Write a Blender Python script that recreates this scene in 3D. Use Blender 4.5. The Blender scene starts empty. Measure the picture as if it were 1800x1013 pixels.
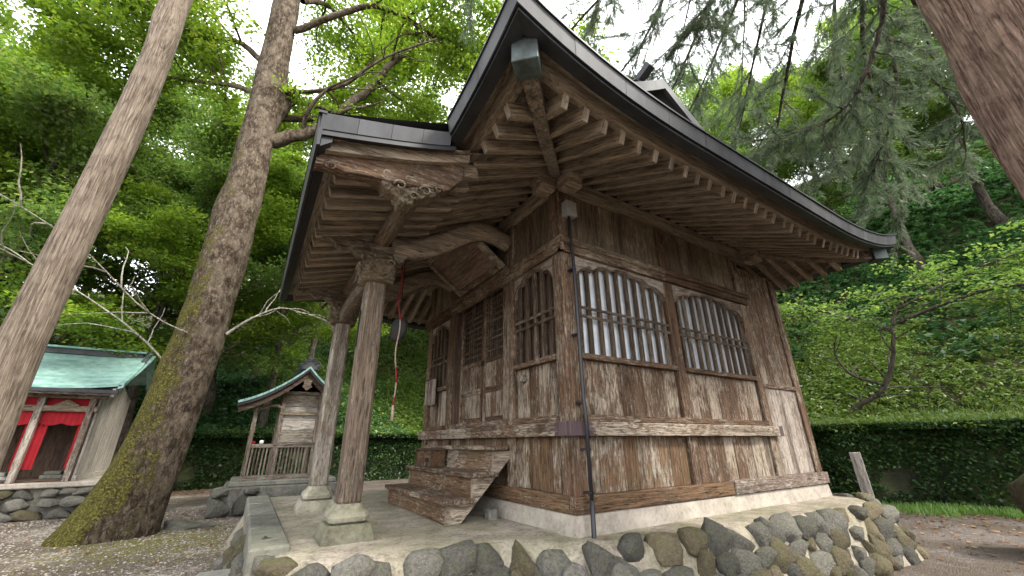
import bpy, bmesh, math, random
import numpy as np
from mathutils import Matrix, Vector, Euler

rnd = random.Random(7)
rng = np.random.default_rng(11)
scn = bpy.context.scene
col = scn.collection

# ------------------------------------------------------------------ camera
cd = bpy.data.cameras.new("camera"); cam = bpy.data.objects.new("camera", cd); col.objects.link(cam)
CR = ((0.84796118, -0.18585879, -0.49640542), (-0.53000436, -0.31066124, -0.78904054), (-0.0075638, 0.93217279, -0.36193465))
cam.matrix_world = Matrix.Translation((0, 0, 0.8)) @ Matrix(CR).to_4x4()
cd.sensor_width = 36; cd.lens = 36 * 697 / 1800; cd.clip_start = .05; cd.clip_end = 2000
scn.camera = cam

# ------------------------------------------------------------------ world, sun, exposure
SUN_EL, SUN_AZ = math.radians(46), math.radians(146)      # azimuth: compass angle of the sun, 0 = +Y, clockwise
w = bpy.data.worlds.new("World"); scn.world = w; w.use_nodes = True
nt = w.node_tree; nt.nodes.clear()
out = nt.nodes.new('ShaderNodeOutputWorld'); bg = nt.nodes.new('ShaderNodeBackground')
sky = nt.nodes.new('ShaderNodeTexSky'); sky.sky_type = 'NISHITA'; sky.sun_disc = False
sky.sun_elevation = SUN_EL; sky.sun_rotation = SUN_AZ; sky.dust_density = 3.0; sky.ozone_density = 1.0
mixc = nt.nodes.new('ShaderNodeMix'); mixc.data_type = 'RGBA'; mixc.inputs[0].default_value = 0.72
mixc.inputs[7].default_value = (8.7, 8.7, 8.6, 1)             # thin bright cloud over the whole sky
nt.links.new(sky.outputs[0], mixc.inputs[6]); nt.links.new(mixc.outputs[2], bg.inputs[0])
bg.inputs[1].default_value = 0.125
nt.links.new(bg.outputs[0], out.inputs[0])
sl = bpy.data.lights.new("sun", 'SUN'); so = bpy.data.objects.new("sun", sl); col.objects.link(so)
sl.energy = 1.45; sl.angle = math.radians(10); sl.color = (1, .95, .86)
sd = Vector((math.sin(SUN_AZ) * math.cos(SUN_EL), math.cos(SUN_AZ) * math.cos(SUN_EL), math.sin(SUN_EL)))
so.rotation_euler = sd.to_track_quat('Z', 'Y').to_euler()
scn.view_settings.view_transform = 'Standard'; scn.view_settings.look = 'None'
scn.view_settings.exposure = 2.2; scn.view_settings.gamma = 1
scn.render.engine = 'CYCLES'
cy = scn.cycles
cy.max_bounces = 6; cy.diffuse_bounces = 4; cy.glossy_bounces = 2; cy.transmission_bounces = 4; cy.transparent_max_bounces = 8
cy.caustics_reflective = False; cy.caustics_refractive = False; cy.use_denoising = True
cy.sample_clamp_indirect = 4

# ------------------------------------------------------------------ numpy noise
def _hash(i, j, k, s):
    h = (i.astype(np.int64) * 374761393 + j.astype(np.int64) * 668265263 + k.astype(np.int64) * 2147483647 + s * 974634777) & 0xffffffff
    h = ((h ^ (h >> 13)) * 1274126177) & 0xffffffff
    return ((h ^ (h >> 16)) & 0xffffff) / float(0xffffff)
def vnoise(P, s=0):
    P = np.asarray(P, float); F = np.floor(P); f = P - F; u = f * f * (3 - 2 * f); r = 0
    for a in (0, 1):
        for b in (0, 1):
            for c in (0, 1):
                wgt = (u[:, 0] if a else 1 - u[:, 0]) * (u[:, 1] if b else 1 - u[:, 1]) * (u[:, 2] if c else 1 - u[:, 2])
                r = r + wgt * _hash(F[:, 0] + a, F[:, 1] + b, F[:, 2] + c, s)
    return r
def fbm(P, o=4, s=0):
    P = np.asarray(P, float); r = 0; a = .5; t = 0
    for k in range(o):
        r = r + a * vnoise(P * 2 ** k, s + k); t += a; a *= .5
    return r / t - .5

# ------------------------------------------------------------------ node helper and materials
class NT:
    def __init__(s, name):
        s.m = bpy.data.materials.new(name); s.m.use_nodes = True; s.t = s.m.node_tree; s.t.nodes.clear()
        s.out = s.t.nodes.new('ShaderNodeOutputMaterial')
    def n(s, typ, ins=None, **kw):
        nd = s.t.nodes.new('ShaderNode' + typ)
        for k, v in kw.items(): setattr(nd, k, v)
        for k, v in (ins or {}).items():
            if isinstance(v, tuple) and len(v) == 2 and hasattr(v[0], 'outputs'): s.t.links.new(v[0].outputs[v[1]], nd.inputs[k])
            elif hasattr(v, 'outputs'): s.t.links.new(v.outputs[0], nd.inputs[k])
            else: nd.inputs[k].default_value = v
        return nd
    def ramp(s, fac, stops, interp='LINEAR'):
        nd = s.n('ValToRGB', {0: fac}); cr = nd.color_ramp; cr.interpolation = interp
        while len(cr.elements) > 1: cr.elements.remove(cr.elements[-1])
        cr.elements[0].position = stops[0][0]; cr.elements[0].color = c4(stops[0][1])
        for p, c in stops[1:]:
            e = cr.elements.new(p); e.color = c4(c)
        return nd
    def mix(s, fac, a, b, mode='MIX'):
        nd = s.t.nodes.new('ShaderNodeMix'); nd.data_type = 'RGBA'; nd.blend_type = mode
        for k, v in ((0, fac), (6, a), (7, b)):
            if isinstance(v, tuple) and len(v) == 2 and hasattr(v[0], 'outputs'): s.t.links.new(v[0].outputs[v[1]], nd.inputs[k])
            elif hasattr(v, 'outputs'): s.t.links.new(v.outputs[2 if v.bl_idname == 'ShaderNodeMix' else 0], nd.inputs[k])
            else: nd.inputs[k].default_value = c4(v) if k else v
        return (nd, 2)
    def math(s, op, a, b=0.0, c=0.0, clamp=False): return s.n('Math', {0: a, 1: b, 2: c}, operation=op, use_clamp=clamp)
    def noise(s, vec, scale, detail=5, rough=.55, dist=0):
        return s.n('TexNoise', {'Vector': vec, 'Scale': scale, 'Detail': detail, 'Roughness': rough, 'Distortion': dist})
    def finish(s, color, rough=.8, height=None, bstr=.5, bdist=.01, metal=0, spec=.3, normal=None):
        b = s.n('BsdfPrincipled', {'Base Color': color, 'Roughness': rough, 'Metallic': metal, 'Specular IOR Level': spec})
        if height is not None:
            bp = s.n('Bump', {'Height': height, 'Strength': bstr, 'Distance': bdist}); s.t.links.new(bp.outputs[0], b.inputs['Normal'])
        s.t.links.new(b.outputs[0], s.out.inputs[0]); return s.m
def c4(c):
    if isinstance(c, (int, float)): return (c, c, c, 1)
    return tuple(c) + (1,) if len(c) == 3 else tuple(c)
def coords(t, rand=True):
    tc = t.n('TexCoord'); v = (tc, 3)
    if rand:
        oi = t.n('ObjectInfo'); k = t.math('MULTIPLY', (oi, 5), 37.0)
        cv = t.n('CombineXYZ', {0: k, 1: k, 2: k}); v = (t.n('VectorMath', {0: v, 1: cv}, operation='ADD'), 0)
        return v, oi
    return v, None

def wood(name, axis, dark, mid, flake, amt=.5, cover=1.0, green=0.0, fsize=1.0):
    t = NT(name); v, oi = coords(t)
    st = {'x': (.06, 1, 1), 'y': (1, .06, 1), 'z': (1, 1, .06), 'h': (.5, .5, .5)}[axis]
    s2 = {'x': (.22, 1, 1), 'y': (1, .22, 1), 'z': (1, 1, .22), 'h': (.5, .5, .5)}[axis]
    g = t.n('Mapping', {0: v, 3: st}); f = t.n('Mapping', {0: v, 3: s2})
    grain = t.noise(g, 60, 7, .75, .3); fine = t.noise(g, 170, 3, .7)
    low = t.noise(v, 1.9, 5, .7)
    fl = t.noise(f, 27 / fsize, 9, .78, .2)
    thr = t.math('ADD', t.math('MULTIPLY', low, .55), t.math('ADD', t.math('MULTIPLY', (oi, 5), .16), t.math('MULTIPLY', grain, .22)))
    fm = t.math('SUBTRACT', t.math('ADD', fl, thr), 1.24 - amt * .5)
    fm = t.ramp(t.math('ADD', fm, .5), [(.46, 0), (.56, 1)])
    base = t.ramp(grain, [(.32, dark), (.5, mid), (.68, tuple(min(1, c * 1.75) for c in mid))])
    hv = t.n('HueSaturation', {'Hue': .5, 'Saturation': 1.0, 'Value': t.math('ADD', t.math('MULTIPLY', (oi, 5), .5), .75), 'Color': base})
    fc = t.ramp(fine, [(.32, tuple(c * .42 for c in flake)), (.55, tuple(c * .85 for c in flake)), (.7, tuple(min(1, c * 1.15) for c in flake))])
    c = t.mix(t.math('MULTIPLY', fm, cover), hv, fc)
    crack = t.ramp(t.noise(g, 95, 5, .8), [(.37, 1), (.43, 0)])
    c = t.mix(t.math('MULTIPLY', crack, .8), c, tuple(x * .3 for x in dark))
    stain = t.ramp(t.noise(g, 9, 6, .7), [(.5, 0), (.62, 1)])
    c = t.mix(t.math('MULTIPLY', stain, .6), c, tuple(x * .7 for x in dark))
    if green:
        gm = t.ramp(t.noise(f, 9, 7, .75), [(.5, 0), (.68, 1)])
        c = t.mix(t.math('MULTIPLY', gm, green), c, (.16, .17, .08))
    h = t.math('ADD', t.math('MULTIPLY', grain, .9), t.math('SUBTRACT', t.math('MULTIPLY', fm, .35), t.math('MULTIPLY', crack, 1.0)))
    return t.finish(c, .85, h, 1.0, .012, spec=.2)
BR_D, BR_M, FL = (.036, .021, .012), (.125, .076, .048), (.41, .34, .265)
W = {}
for ax in 'xyz':
    W['wall' + ax] = wood('peeling_wall_wood_' + ax, ax, BR_D, BR_M, FL, .56, fsize=.6)
    W['deep' + ax] = wood('red_brown_post_wood_' + ax, ax, (.030, .017, .010), (.112, .066, .041), (.40, .33, .25), .42, fsize=.5)
    W['bar' + ax] = wood('window_bar_wood_' + ax, ax, (.026, .018, .012), (.085, .060, .042), (.32, .27, .21), .42, .9, fsize=.5)
    W['low' + ax] = wood('orange_brown_wood_' + ax, ax, (.042, .022, .011), (.13, .077, .044), (.42, .36, .29), .40, green=.22, fsize=.7)
    W['raf' + ax] = wood('grey_brown_timber_' + ax, ax, (.080, .061, .044), (.29, .228, .168), (.45, .39, .31), .46, .7)
    W['up' + ax] = wood('mossy_upper_wood_' + ax, ax, (.040, .029, .019), (.14, .102, .072), (.36, .30, .22), .46, .85, green=.3, fsize=.7)
    W['pale' + ax] = wood('bleached_wood_' + ax, ax, (.07, .046, .034), (.19, .14, .112), (.43, .37, .315), .6, fsize=.6)
    W['post' + ax] = wood('porch_post_wood_' + ax, ax, (.06, .042, .031), (.16, .118, .088), (.35, .31, .255), .52, green=.2, fsize=.6)
    W['silver' + ax] = wood('silver_grey_boards_' + ax, ax, (.17, .145, .12), (.42, .38, .33), (.56, .52, .47), .55)
    W['dark' + ax] = wood('dark_brown_wood_' + ax, ax, (.035, .022, .016), (.085, .055, .040), (.2, .16, .13), .25, .6)
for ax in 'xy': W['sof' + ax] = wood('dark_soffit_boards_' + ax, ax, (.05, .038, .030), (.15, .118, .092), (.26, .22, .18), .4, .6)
W['end'] = wood('pale_rafter_end', 'z', (.25, .21, .17), (.48, .43, .37), (.58, .54, .48), .3)
W['hip'] = wood('hip_timber', 'h', (.060, .046, .036), (.20, .16, .125), (.36, .31, .26), .46, .7, green=.2, fsize=.6)
W['carve'] = wood('carved_wood', 'x', (.045, .032, .022), (.17, .13, .09), (.38, .32, .24), .5, green=.45, fsize=.5)

def mat_stone(name, a, b, moss=.0, scale=6, spots=.3, bstr=.6, rand=True, bd=.02):
    t = NT(name); v, oi = coords(t, rand)
    n1 = t.noise(v, scale, 8, .65, .3); n2 = t.noise(v, scale * 6, 5, .7); n3 = t.noise(v, scale * .35, 3, .5)
    c = t.mix(t.ramp(n1, [(.35, 0), (.65, 1)]), a, b)
    c = t.mix(t.math('MULTIPLY', t.ramp(n2, [(.4, 0), (.75, 1)]), spots), c, tuple(min(1, x * 1.9) for x in b))
    c = t.mix(t.math('MULTIPLY', t.ramp(n2, [(.28, 1), (.42, 0)]), .6), c, tuple(x * .4 for x in a))
    if rand:
        c = (t.n('HueSaturation', {'Value': t.math('ADD', t.math('MULTIPLY', (oi, 5), .9), .55), 'Color': c}), 0)
    if moss:
        gn = t.n('NewGeometry'); up = t.n('SeparateXYZ', {0: (gn, 1)})
        m = t.math('MULTIPLY', t.ramp(t.math('ADD', n3, t.math('MULTIPLY', n1, .35)), [(.58, 0), (.75, 1)]), t.math('ADD', t.math('MULTIPLY', (up, 2), .5), .5))
        c = t.mix(t.math('MULTIPLY', m, moss), c, (.085, .10, .025))
    h = t.math('ADD', n1, t.math('MULTIPLY', n2, .35))
    return t.finish(c, .88, h, bstr, bd, spec=.25)
M_rock = mat_stone('dark_field_stone', (.042, .040, .037), (.145, .135, .12), .3, 7, .5, 1.0, True, .03)
M_rockb = mat_stone('brown_field_stone', (.05, .038, .025), (.14, .112, .078), .5, 7, .4, 1.0, True, .03)
M_cem = mat_stone('old_cement', (.11, .09, .068), (.30, .265, .215), .35, 5, .45, .9, False, .03)
M_plinth = mat_stone('plinth_cement', (.22, .19, .16), (.38, .34, .295), .2, 4, .2, .35, False, .01)
M_pad = mat_stone('mossy_pad_stone', (.10, .09, .07), (.25, .23, .185), .35, 4, .3)
M_slab = mat_stone('slab_stone', (.08, .078, .068), (.18, .172, .15), .25, 4, .3)
M_wallstone = mat_stone('retaining_wall_stone', (.02, .022, .016), (.055, .058, .04), .9, 3, .2, .9, False, .05)

def mat_metal(name, a, b, rough=.5, scale=3, axis=None, patina=None, pamt=.5):
    t = NT(name); v, oi = coords(t)
    mp = t.n('Mapping', {0: v, 3: (1, 1, .35)})
    n1 = t.noise(mp, scale, 7, .65); n2 = t.noise(v, scale * 12, 4, .6)
    c = t.mix(t.ramp(n1, [(.35, 0), (.68, 1)]), a, b)
    c = (t.n('HueSaturation', {'Value': t.math('ADD', t.math('MULTIPLY', (oi, 5), .35), .82), 'Color': c}), 0)
    if patina: c = t.mix(t.math('MULTIPLY', t.ramp(t.math('ADD', n1, t.math('MULTIPLY', n2, .25)), [(.55, 0), (.75, 1)]), pamt), c, patina)
    return t.finish(c, rough, n2, .15, .004, metal=.1, spec=.3)
M_roof = mat_metal('grey_roof_metal', (.028, .029, .032), (.062, .064, .070), .62, 3)
M_roofl = mat_metal('light_roof_metal', (.035, .038, .042), (.075, .08, .088), .55, 4)
M_dark = mat_metal('black_roof_edge', (.012, .013, .015), (.03, .032, .035), .5)
M_green = mat_metal('green_copper', (.14, .26, .225), (.20, .34, .31), .65, 5, patina=(.34, .45, .42), pamt=.35)
M_box = mat_metal('bronze_cap', (.035, .042, .042), (.075, .088, .088), .55, 6, patina=(.09, .14, .13))
M_plate = mat_metal('purple_brown_plate', (.055, .035, .04), (.10, .07, .075), .5, 5)

def plain(name, colr, rough=.6, bump=0, metal=0, var=.3, scale=20):
    t = NT(name); v, oi = coords(t); n1 = t.noise(v, scale, 5, .6)
    c = t.mix(n1, tuple(x * (1 - var) for x in colr), tuple(min(1, x * (1 + var)) for x in colr))
    return t.finish(c, rough, n1 if bump else None, bump, .005, metal)
M_grey = plain('grey_plastic', (.22, .22, .21), .5); M_pipe = plain('black_pipe', (.018, .018, .022), .35)
M_red = plain('red_cloth', (.26, .010, .016), .9, .3, scale=9); M_redrope = plain('red_rope', (.20, .018, .022), .9, .6)
M_whiter = plain('faded_rope', (.36, .25, .23), .9, .6); M_bronze = plain('dark_bronze', (.022, .022, .019), .7, .3, .1)
M_shutter = plain('pale_blue_shutter', (.56, .60, .65), .5, .1, 0, .35, 7)
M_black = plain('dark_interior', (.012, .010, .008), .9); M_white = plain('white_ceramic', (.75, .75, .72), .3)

def mat_bark(name, a, b, c2, vert=.12, scale=22, mossc=None, moss_side=None, patch=.3, bd=.03):
    t = NT(name); v, oi = coords(t, False)
    mp = t.n('Mapping', {0: v, 3: (1, 1, vert)}); n1 = t.noise(mp, scale, 9, .8, .3); n2 = t.noise(v, scale * 2.2, 6, .7); n3 = t.noise(v, 2.6, 6, .68)
    vor = t.n('TexVoronoi', {'Vector': mp, 'Scale': scale * .6}, feature='DISTANCE_TO_EDGE')
    c = t.ramp(n1, [(.38, a), (.5, b), (.62, c2)])
    c = t.mix(t.math('MULTIPLY', t.ramp((vor, 0), [(.0, 1), (.09, 0)]), .6), c, tuple(x * .4 for x in a))
    c = t.mix(t.math('MULTIPLY', t.ramp(n3, [(.47, 0), (.58, 1)]), patch), c, tuple(min(1, x * 1.35) for x in c2))
    h = t.math('ADD', n1, t.math('MULTIPLY', n2, .4))
    if mossc:
        # moss grows on the side turned away from the light, more towards the roots
        gn = t.n('NewGeometry'); dt = t.n('VectorMath', {0: (gn, 1), 1: moss_side}, operation='DOT_PRODUCT')
        z = t.n('SeparateXYZ', {0: (gn, 0)})
        low = t.math('SUBTRACT', 1.25, t.math('MULTIPLY', (z, 2), .16), clamp=False)
        mm = t.math('ADD', t.math('ADD', t.math('MULTIPLY', (dt, 1), .42), t.math('MULTIPLY', n3, 1.5)), t.math('MULTIPLY', low, .38))
        mm = t.math('ADD', mm, t.math('MULTIPLY', n2, 1.1))
        mk = t.ramp(t.math('SUBTRACT', mm, 1.38), [(.40, 0), (.54, 1)])
        c = t.mix(t.math('MULTIPLY', mk, .92), c, t.ramp(n2, [(.36, tuple(x * .3 for x in mossc)), (.52, mossc), (.66, (.19, .155, .035))]))
        h = t.math('ADD', h, t.math('MULTIPLY', mk, .5))
    return t.finish(c, .92, h, 1.0, bd, spec=.15)
M_cedar = mat_bark('cedar_bark', (.055, .032, .024), (.20, .125, .095), (.36, .26, .20), .055, 40)
M_cedar2 = mat_bark('pale_cypress_bark', (.06, .043, .032), (.16, .125, .095), (.28, .235, .185), .045, 46, patch=.15)
M_maple = mat_bark('mottled_moss_bark', (.020, .014, .009), (.065, .047, .032), (.17, .14, .105), .45, 15, (.062, .060, .010), (-.9, -.15, .1), .3)
M_twig = mat_bark('dark_branch_bark', (.03, .025, .02), (.075, .06, .05), (.15, .13, .11), .3, 14, patch=.2)
M_twigp = mat_bark('pale_branch_bark', (.12, .11, .09), (.25, .23, .19), (.36, .34, .29), .3, 14)

def mat_leaf(name, a, b, trans=.5, c3=None, gloss=.06):
    t = NT(name); gn = t.n('NewGeometry')
    tc = t.n('TexCoord'); n1 = t.noise((tc, 3), .9, 3, .5)
    r = t.math('ADD', t.math('MULTIPLY', (gn, 8), .7), t.math('MULTIPLY', n1, .35))
    st = [(.1, a), (.75, b)] + ([(.97, c3)] if c3 else [])
    c = t.ramp(r, st)
    d = t.n('BsdfDiffuse', {0: c}); tr = t.n('BsdfTranslucent', {0: t.mix(.35, c, (.5, .6, .02), 'MULTIPLY') if False else c})
    m1 = t.n('MixShader', {0: trans, 1: d, 2: tr})
    g = t.n('BsdfGlossy', {0: (.8, .8, .8, 1), 'Roughness': .38}); m2 = t.n('MixShader', {0: gloss, 1: m1, 2: g})
    t.t.links.new(m2.outputs[0], t.out.inputs[0]); return t.m
L_bright = mat_leaf('bright_maple_leaves', (.10, .20, .012), (.25, .38, .03), .6, (.48, .50, .06))
L_mid = mat_leaf('mid_green_leaves', (.06, .14, .024), (.18, .28, .05), .6, (.36, .39, .08))
L_deep = mat_leaf('deep_green_leaves', (.03, .10, .032), (.10, .22, .06), .55)
L_cedar = mat_leaf('cedar_needles', (.05, .085, .045), (.15, .20, .115), .45, (.22, .21, .12), gloss=.03)
L_cover = mat_leaf('slope_undergrowth', (.07, .15, .02), (.19, .28, .045), .5, (.36, .36, .10))
L_dark = mat_leaf('dark_undergrowth', (.020, .06, .02), (.07, .16, .045), .45)
L_ivy = mat_leaf('wall_ivy', (.012, .035, .012), (.045, .09, .025), .3, (.12, .18, .05), gloss=.015)
L_grass = mat_leaf('grass_blades', (.07, .17, .02), (.18, .32, .05), .45)
L_fall = mat_leaf('fallen_leaves', (.09, .04, .02), (.25, .14, .075), .1, (.38, .28, .15))

# ------------------------------------------------------------------ mesh helpers
class MB:
    def __init__(s): s.v = []; s.f = []; s.mi = []
    def add(s, vs, fs, mi=0):
        o = len(s.v); s.v += [tuple(map(float, p)) for p in vs]; s.f += [tuple(o + i for i in f) for f in fs]; s.mi += [mi] * len(fs); return s
    def box(s, x0, x1, y0, y1, z0, z1, ch=.006, mi=0):
        return s.obox((0, 0, 0), (1, 0, 0), (0, 1, 0), (0, 0, 1), x0, x1, y0, y1, z0, z1, ch, mi)
    def obox(s, o, ax, ay, az, x0, x1, y0, y1, z0, z1, ch=.006, mi=0, endmi=None):
        o, ax, ay, az = map(np.array, (o, ax, ay, az))
        ch = min(ch, .3 * min(x1 - x0, y1 - y0, z1 - z0)); P = []; idx = {}
        L = ((x0, x1), (y0, y1), (z0, z1))
        for i in (0, 1):
            for j in (0, 1):
                for k in (0, 1):
                    b = [L[0][i], L[1][j], L[2][k]]; sg = (1 if i == 0 else -1, 1 if j == 0 else -1, 1 if k == 0 else -1)
                    for a in range(3):
                        q = [b[m] + (0 if m == a else sg[m] * ch) for m in range(3)]
                        idx[i, j, k, a] = len(P); P.append(o + q[0] * ax + q[1] * ay + q[2] * az)
        F = []; MI = []
        def fc(l, m=mi): F.append(tuple(l)); MI.append(m)
        for a in range(3):
            b, c = (a + 1) % 3, (a + 2) % 3
            for e in (0, 1):
                q = []
                for (u, v) in ((0, 0), (1, 0), (1, 1), (0, 1)):
                    t = [0, 0, 0]; t[a] = e; t[b] = u; t[c] = v; q.append(idx[tuple(t) + (a,)])
                fc(q if e else q[::-1], endmi if (endmi is not None and a == 0 and e == 1) else mi)
            for u in (0, 1):
                for v in (0, 1):
                    t0 = [0, 0, 0]; t0[b] = u; t0[c] = v; t1 = list(t0); t1[a] = 1
                    fc([idx[tuple(t0) + (b,)], idx[tuple(t1) + (b,)], idx[tuple(t1) + (c,)], idx[tuple(t0) + (c,)]])
        for i in (0, 1):
            for j in (0, 1):
                for k in (0, 1): fc([idx[i, j, k, 0], idx[i, j, k, 1], idx[i, j, k, 2]])
        n0 = len(s.v); s.v += [tuple(p) for p in P]; s.f += [tuple(n0 + q for q in f) for f in F]; s.mi += MI; return s
    def prism(s, poly, axis, a0, a1, mi=0):      # poly in the two other axes, in order
        n = len(poly); P = []
        for a in (a0, a1):
            for (u, v) in poly:
                P.append({'x': (a, u, v), 'y': (u, a, v), 'z': (u, v, a)}[axis])
        return s.add(P, [tuple(range(n)), tuple(range(2 * n - 1, n - 1, -1))] + [(i, i + n, (i + 1) % n + n, (i + 1) % n) for i in range(n)], mi)
    def tube(s, pts, rad, n=8, mi=0, cap=True):
        pts = [Vector(p) for p in pts]; P = []; F = []; up = None
        for i, p in enumerate(pts):
            d = (pts[min(i + 1, len(pts) - 1)] - pts[max(i - 1, 0)]).normalized()
            if up is None: up = d.orthogonal().normalized()
            up = (up - d * up.dot(d)).normalized(); sd_ = d.cross(up); r = rad[i] if hasattr(rad, '__len__') else rad
            for k in range(n):
                a = 2 * math.pi * k / n; P.append(p + (up * math.cos(a) + sd_ * math.sin(a)) * r)
        for i in range(len(pts) - 1):
            for k in range(n): F.append((i * n + k, i * n + (k + 1) % n, (i + 1) * n + (k + 1) % n, (i + 1) * n + k))
        if cap: F += [tuple(range(n))[::-1], tuple((len(pts) - 1) * n + k for k in range(n))]
        return s.add(P, F, mi)
    def loops(s, rings, close=True, mi=0, caps=True):   # list of rings with equal vertex counts
        n = len(rings[0]); P = [p for r in rings for p in r]; F = []
        m = n if close else n - 1
        for i in range(len(rings) - 1):
            for k in range(m): F.append((i * n + k, i * n + (k + 1) % n, (i + 1) * n + (k + 1) % n, (i + 1) * n + k))
        if caps and close: F += [tuple(range(n))[::-1], tuple((len(rings) - 1) * n + k for k in range(n))]
        return s.add(P, F, mi)
    def build(s, name, mats, parent=None, smooth=False, fix=True):
        me = bpy.data.meshes.new(name); me.from_pydata(s.v, [], s.f)
        mats = mats if isinstance(mats, (list, tuple)) else [mats]
        for m in mats: me.materials.append(m)
        if len(mats) > 1: me.polygons.foreach_set('material_index', s.mi)
        if fix:
            bm = bmesh.new(); bm.from_mesh(me); bmesh.ops.recalc_face_normals(bm, faces=bm.faces); bm.to_mesh(me); bm.free()
        if smooth: me.polygons.foreach_set('use_smooth', [True] * len(me.polygons))
        return link(name, me, parent)
def link(name, me, parent=None):
    o = bpy.data.objects.new(name, me); col.objects.link(o)
    if parent: o.parent = parent; o.matrix_parent_inverse = Matrix.Translation(-parent.location) if parent.parent is None and parent.type == 'EMPTY' else Matrix()
    return o
def npmesh(name, V, F, mat, parent=None, smooth=False):
    V = np.asarray(V, np.float32); F = np.asarray(F, np.int32); k = F.shape[1]
    me = bpy.data.meshes.new(name); me.vertices.add(len(V)); me.vertices.foreach_set('co', V.ravel())
    me.loops.add(F.size); me.loops.foreach_set('vertex_index', F.ravel())
    me.polygons.add(len(F)); me.polygons.foreach_set('loop_start', np.arange(0, F.size, k, dtype=np.int32))
    me.polygons.foreach_set('loop_total', np.full(len(F), k, np.int32))
    if smooth: me.polygons.foreach_set('use_smooth', np.ones(len(F), bool))
    me.update(calc_edges=True); me.validate(); me.materials.append(mat)
    return link(name, me, parent)
def tag(o, label=None, cat=None, group=None, kind=None):
    for k, v in (('label', label), ('category', cat), ('group', group), ('kind', kind)):
        if v: o[k] = v
    return o
def thing(name, loc, label, cat, group=None):
    o = bpy.data.objects.new(name, None); col.objects.link(o); o.location = loc; o.empty_display_size = .2
    return tag(o, label, cat, group)
def bx(name, mat, parent, x0, x1, y0, y1, z0, z1, ch=.006): return MB().box(x0, x1, y0, y1, z0, z1, ch).build(name, mat, parent)
def copy_tree(o, loc, rz, sc=1):
    r = o.copy(); col.objects.link(r); r.location = loc; r.rotation_euler = (0, 0, rz); r.scale = (sc,) * 3
    for ch in o.children:
        c = ch.copy(); col.objects.link(c); c.parent = r; c.matrix_parent_inverse = ch.matrix_parent_inverse.copy()
    return r

# ------------------------------------------------------------------ the lie of the land
GZ = -.6
def dR(x, y): return (x - 12.88) * .967 + (y - 4.85) * .255
def dL(x, y): return y - 18.2
def hill(x, y):
    x = np.asarray(x, float); y = np.asarray(y, float)
    d = np.maximum(dR(x, y), dL(x, y)); right = 1 / (1 + np.exp(-(x - 2) / 3.0))
    k = .36 + .34 * right
    dd = np.clip(d - .6, 0, 60); dd = dd ** 2 / (dd + 1.6); z = 1.0 + .12 * np.clip(d, 0, 3) + k * 1.12 * dd - .0035 * np.clip(d, 0, 50) ** 2 * k
    P = np.stack([x * .25, y * .25, x * 0], -1).reshape(-1, 3)
    z = z + (fbm(P, 4, 3).reshape(x.shape)) * 1.6 * np.clip(d / 4, 0, 1)
    return z
def grid(x0, x1, y0, y1, nx, ny, zf, name, mat, keep=None, smooth=True):
    X, Y = np.meshgrid(np.linspace(x0, x1, nx), np.linspace(y0, y1, ny)); Z = zf(X, Y)
    V = np.stack([X, Y, Z], -1).reshape(-1, 3); i = np.arange(nx * ny).reshape(ny, nx)
    F = np.stack([i[:-1, :-1], i[:-1, 1:], i[1:, 1:], i[1:, :-1]], -1).reshape(-1, 4)
    if keep is not None:
        c = V[F].mean(1); F = F[keep(c)]
    return npmesh(name, V, F, mat, None, smooth)
def mat_ground():
    t = NT('gravel_ground'); tc = t.n('TexCoord'); v = (tc, 3)
    vo = t.n('TexVoronoi', {'Vector': v, 'Scale': 34.0}); ve = t.n('TexVoronoi', {'Vector': v, 'Scale': 34.0}, feature='DISTANCE_TO_EDGE')
    n1 = t.noise(v, 1.1, 6, .62); n2 = t.noise(v, 60, 4, .7); n3 = t.noise(v, 5, 5, .7)
    sep = t.n('SeparateColor', {0: (vo, 1)})
    g = t.ramp((sep, 0), [(0, (.10, .082, .064)), (.5, (.29, .245, .20)), (1, (.50, .45, .385))])
    xyz = t.n('SeparateXYZ', {0: v})
    # pale gravel to the left of the hall, dark trodden grit to the right
    rt = t.ramp(t.math('MULTIPLY', t.math('ADD', (xyz, 0), 2.0), .12), [(.35, 0), (.75, 1)])
    c = t.mix(t.math('MULTIPLY', rt, .8), g, t.ramp(n2, [(.3, (.055, .045, .042)), (.7, (.17, .145, .135))]))
    c = t.mix(t.math('MULTIPLY', t.ramp(t.math('ADD', n1, t.math('MULTIPLY', n3, .3)), [(.52, 0), (.68, 1)]), .75), c, (.085, .065, .045))
    # moss round the foot of the big maple
    dv = t.n('VectorMath', {0: v, 1: (-.9, 8.9, -.6)}, operation='DISTANCE')
    mm = t.math('SUBTRACT', t.math('ADD', t.math('MULTIPLY', n3, 1.6), -.06), t.math('MULTIPLY', (dv, 1), .22))
    c = t.mix(t.math('MULTIPLY', t.ramp(mm, [(.45, 0), (.62, 1)]), .85), c, t.ramp(n2, [(.3, (.08, .075, .02)), (.7, (.24, .22, .05))]))
    h = t.math('ADD', t.math('MULTIPLY', t.ramp((ve, 0), [(0, 0), (.25, 1)]), 1.0), t.math('MULTIPLY', n2, .4))
    return t.finish(c, .9, h, .9, .012, spec=.2)
M_ground = mat_ground()
o = grid(-120, 120, -60, 180, 60, 60, lambda X, Y: X * 0 + GZ, 'ground', M_ground); tag(o, kind='structure')
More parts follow.
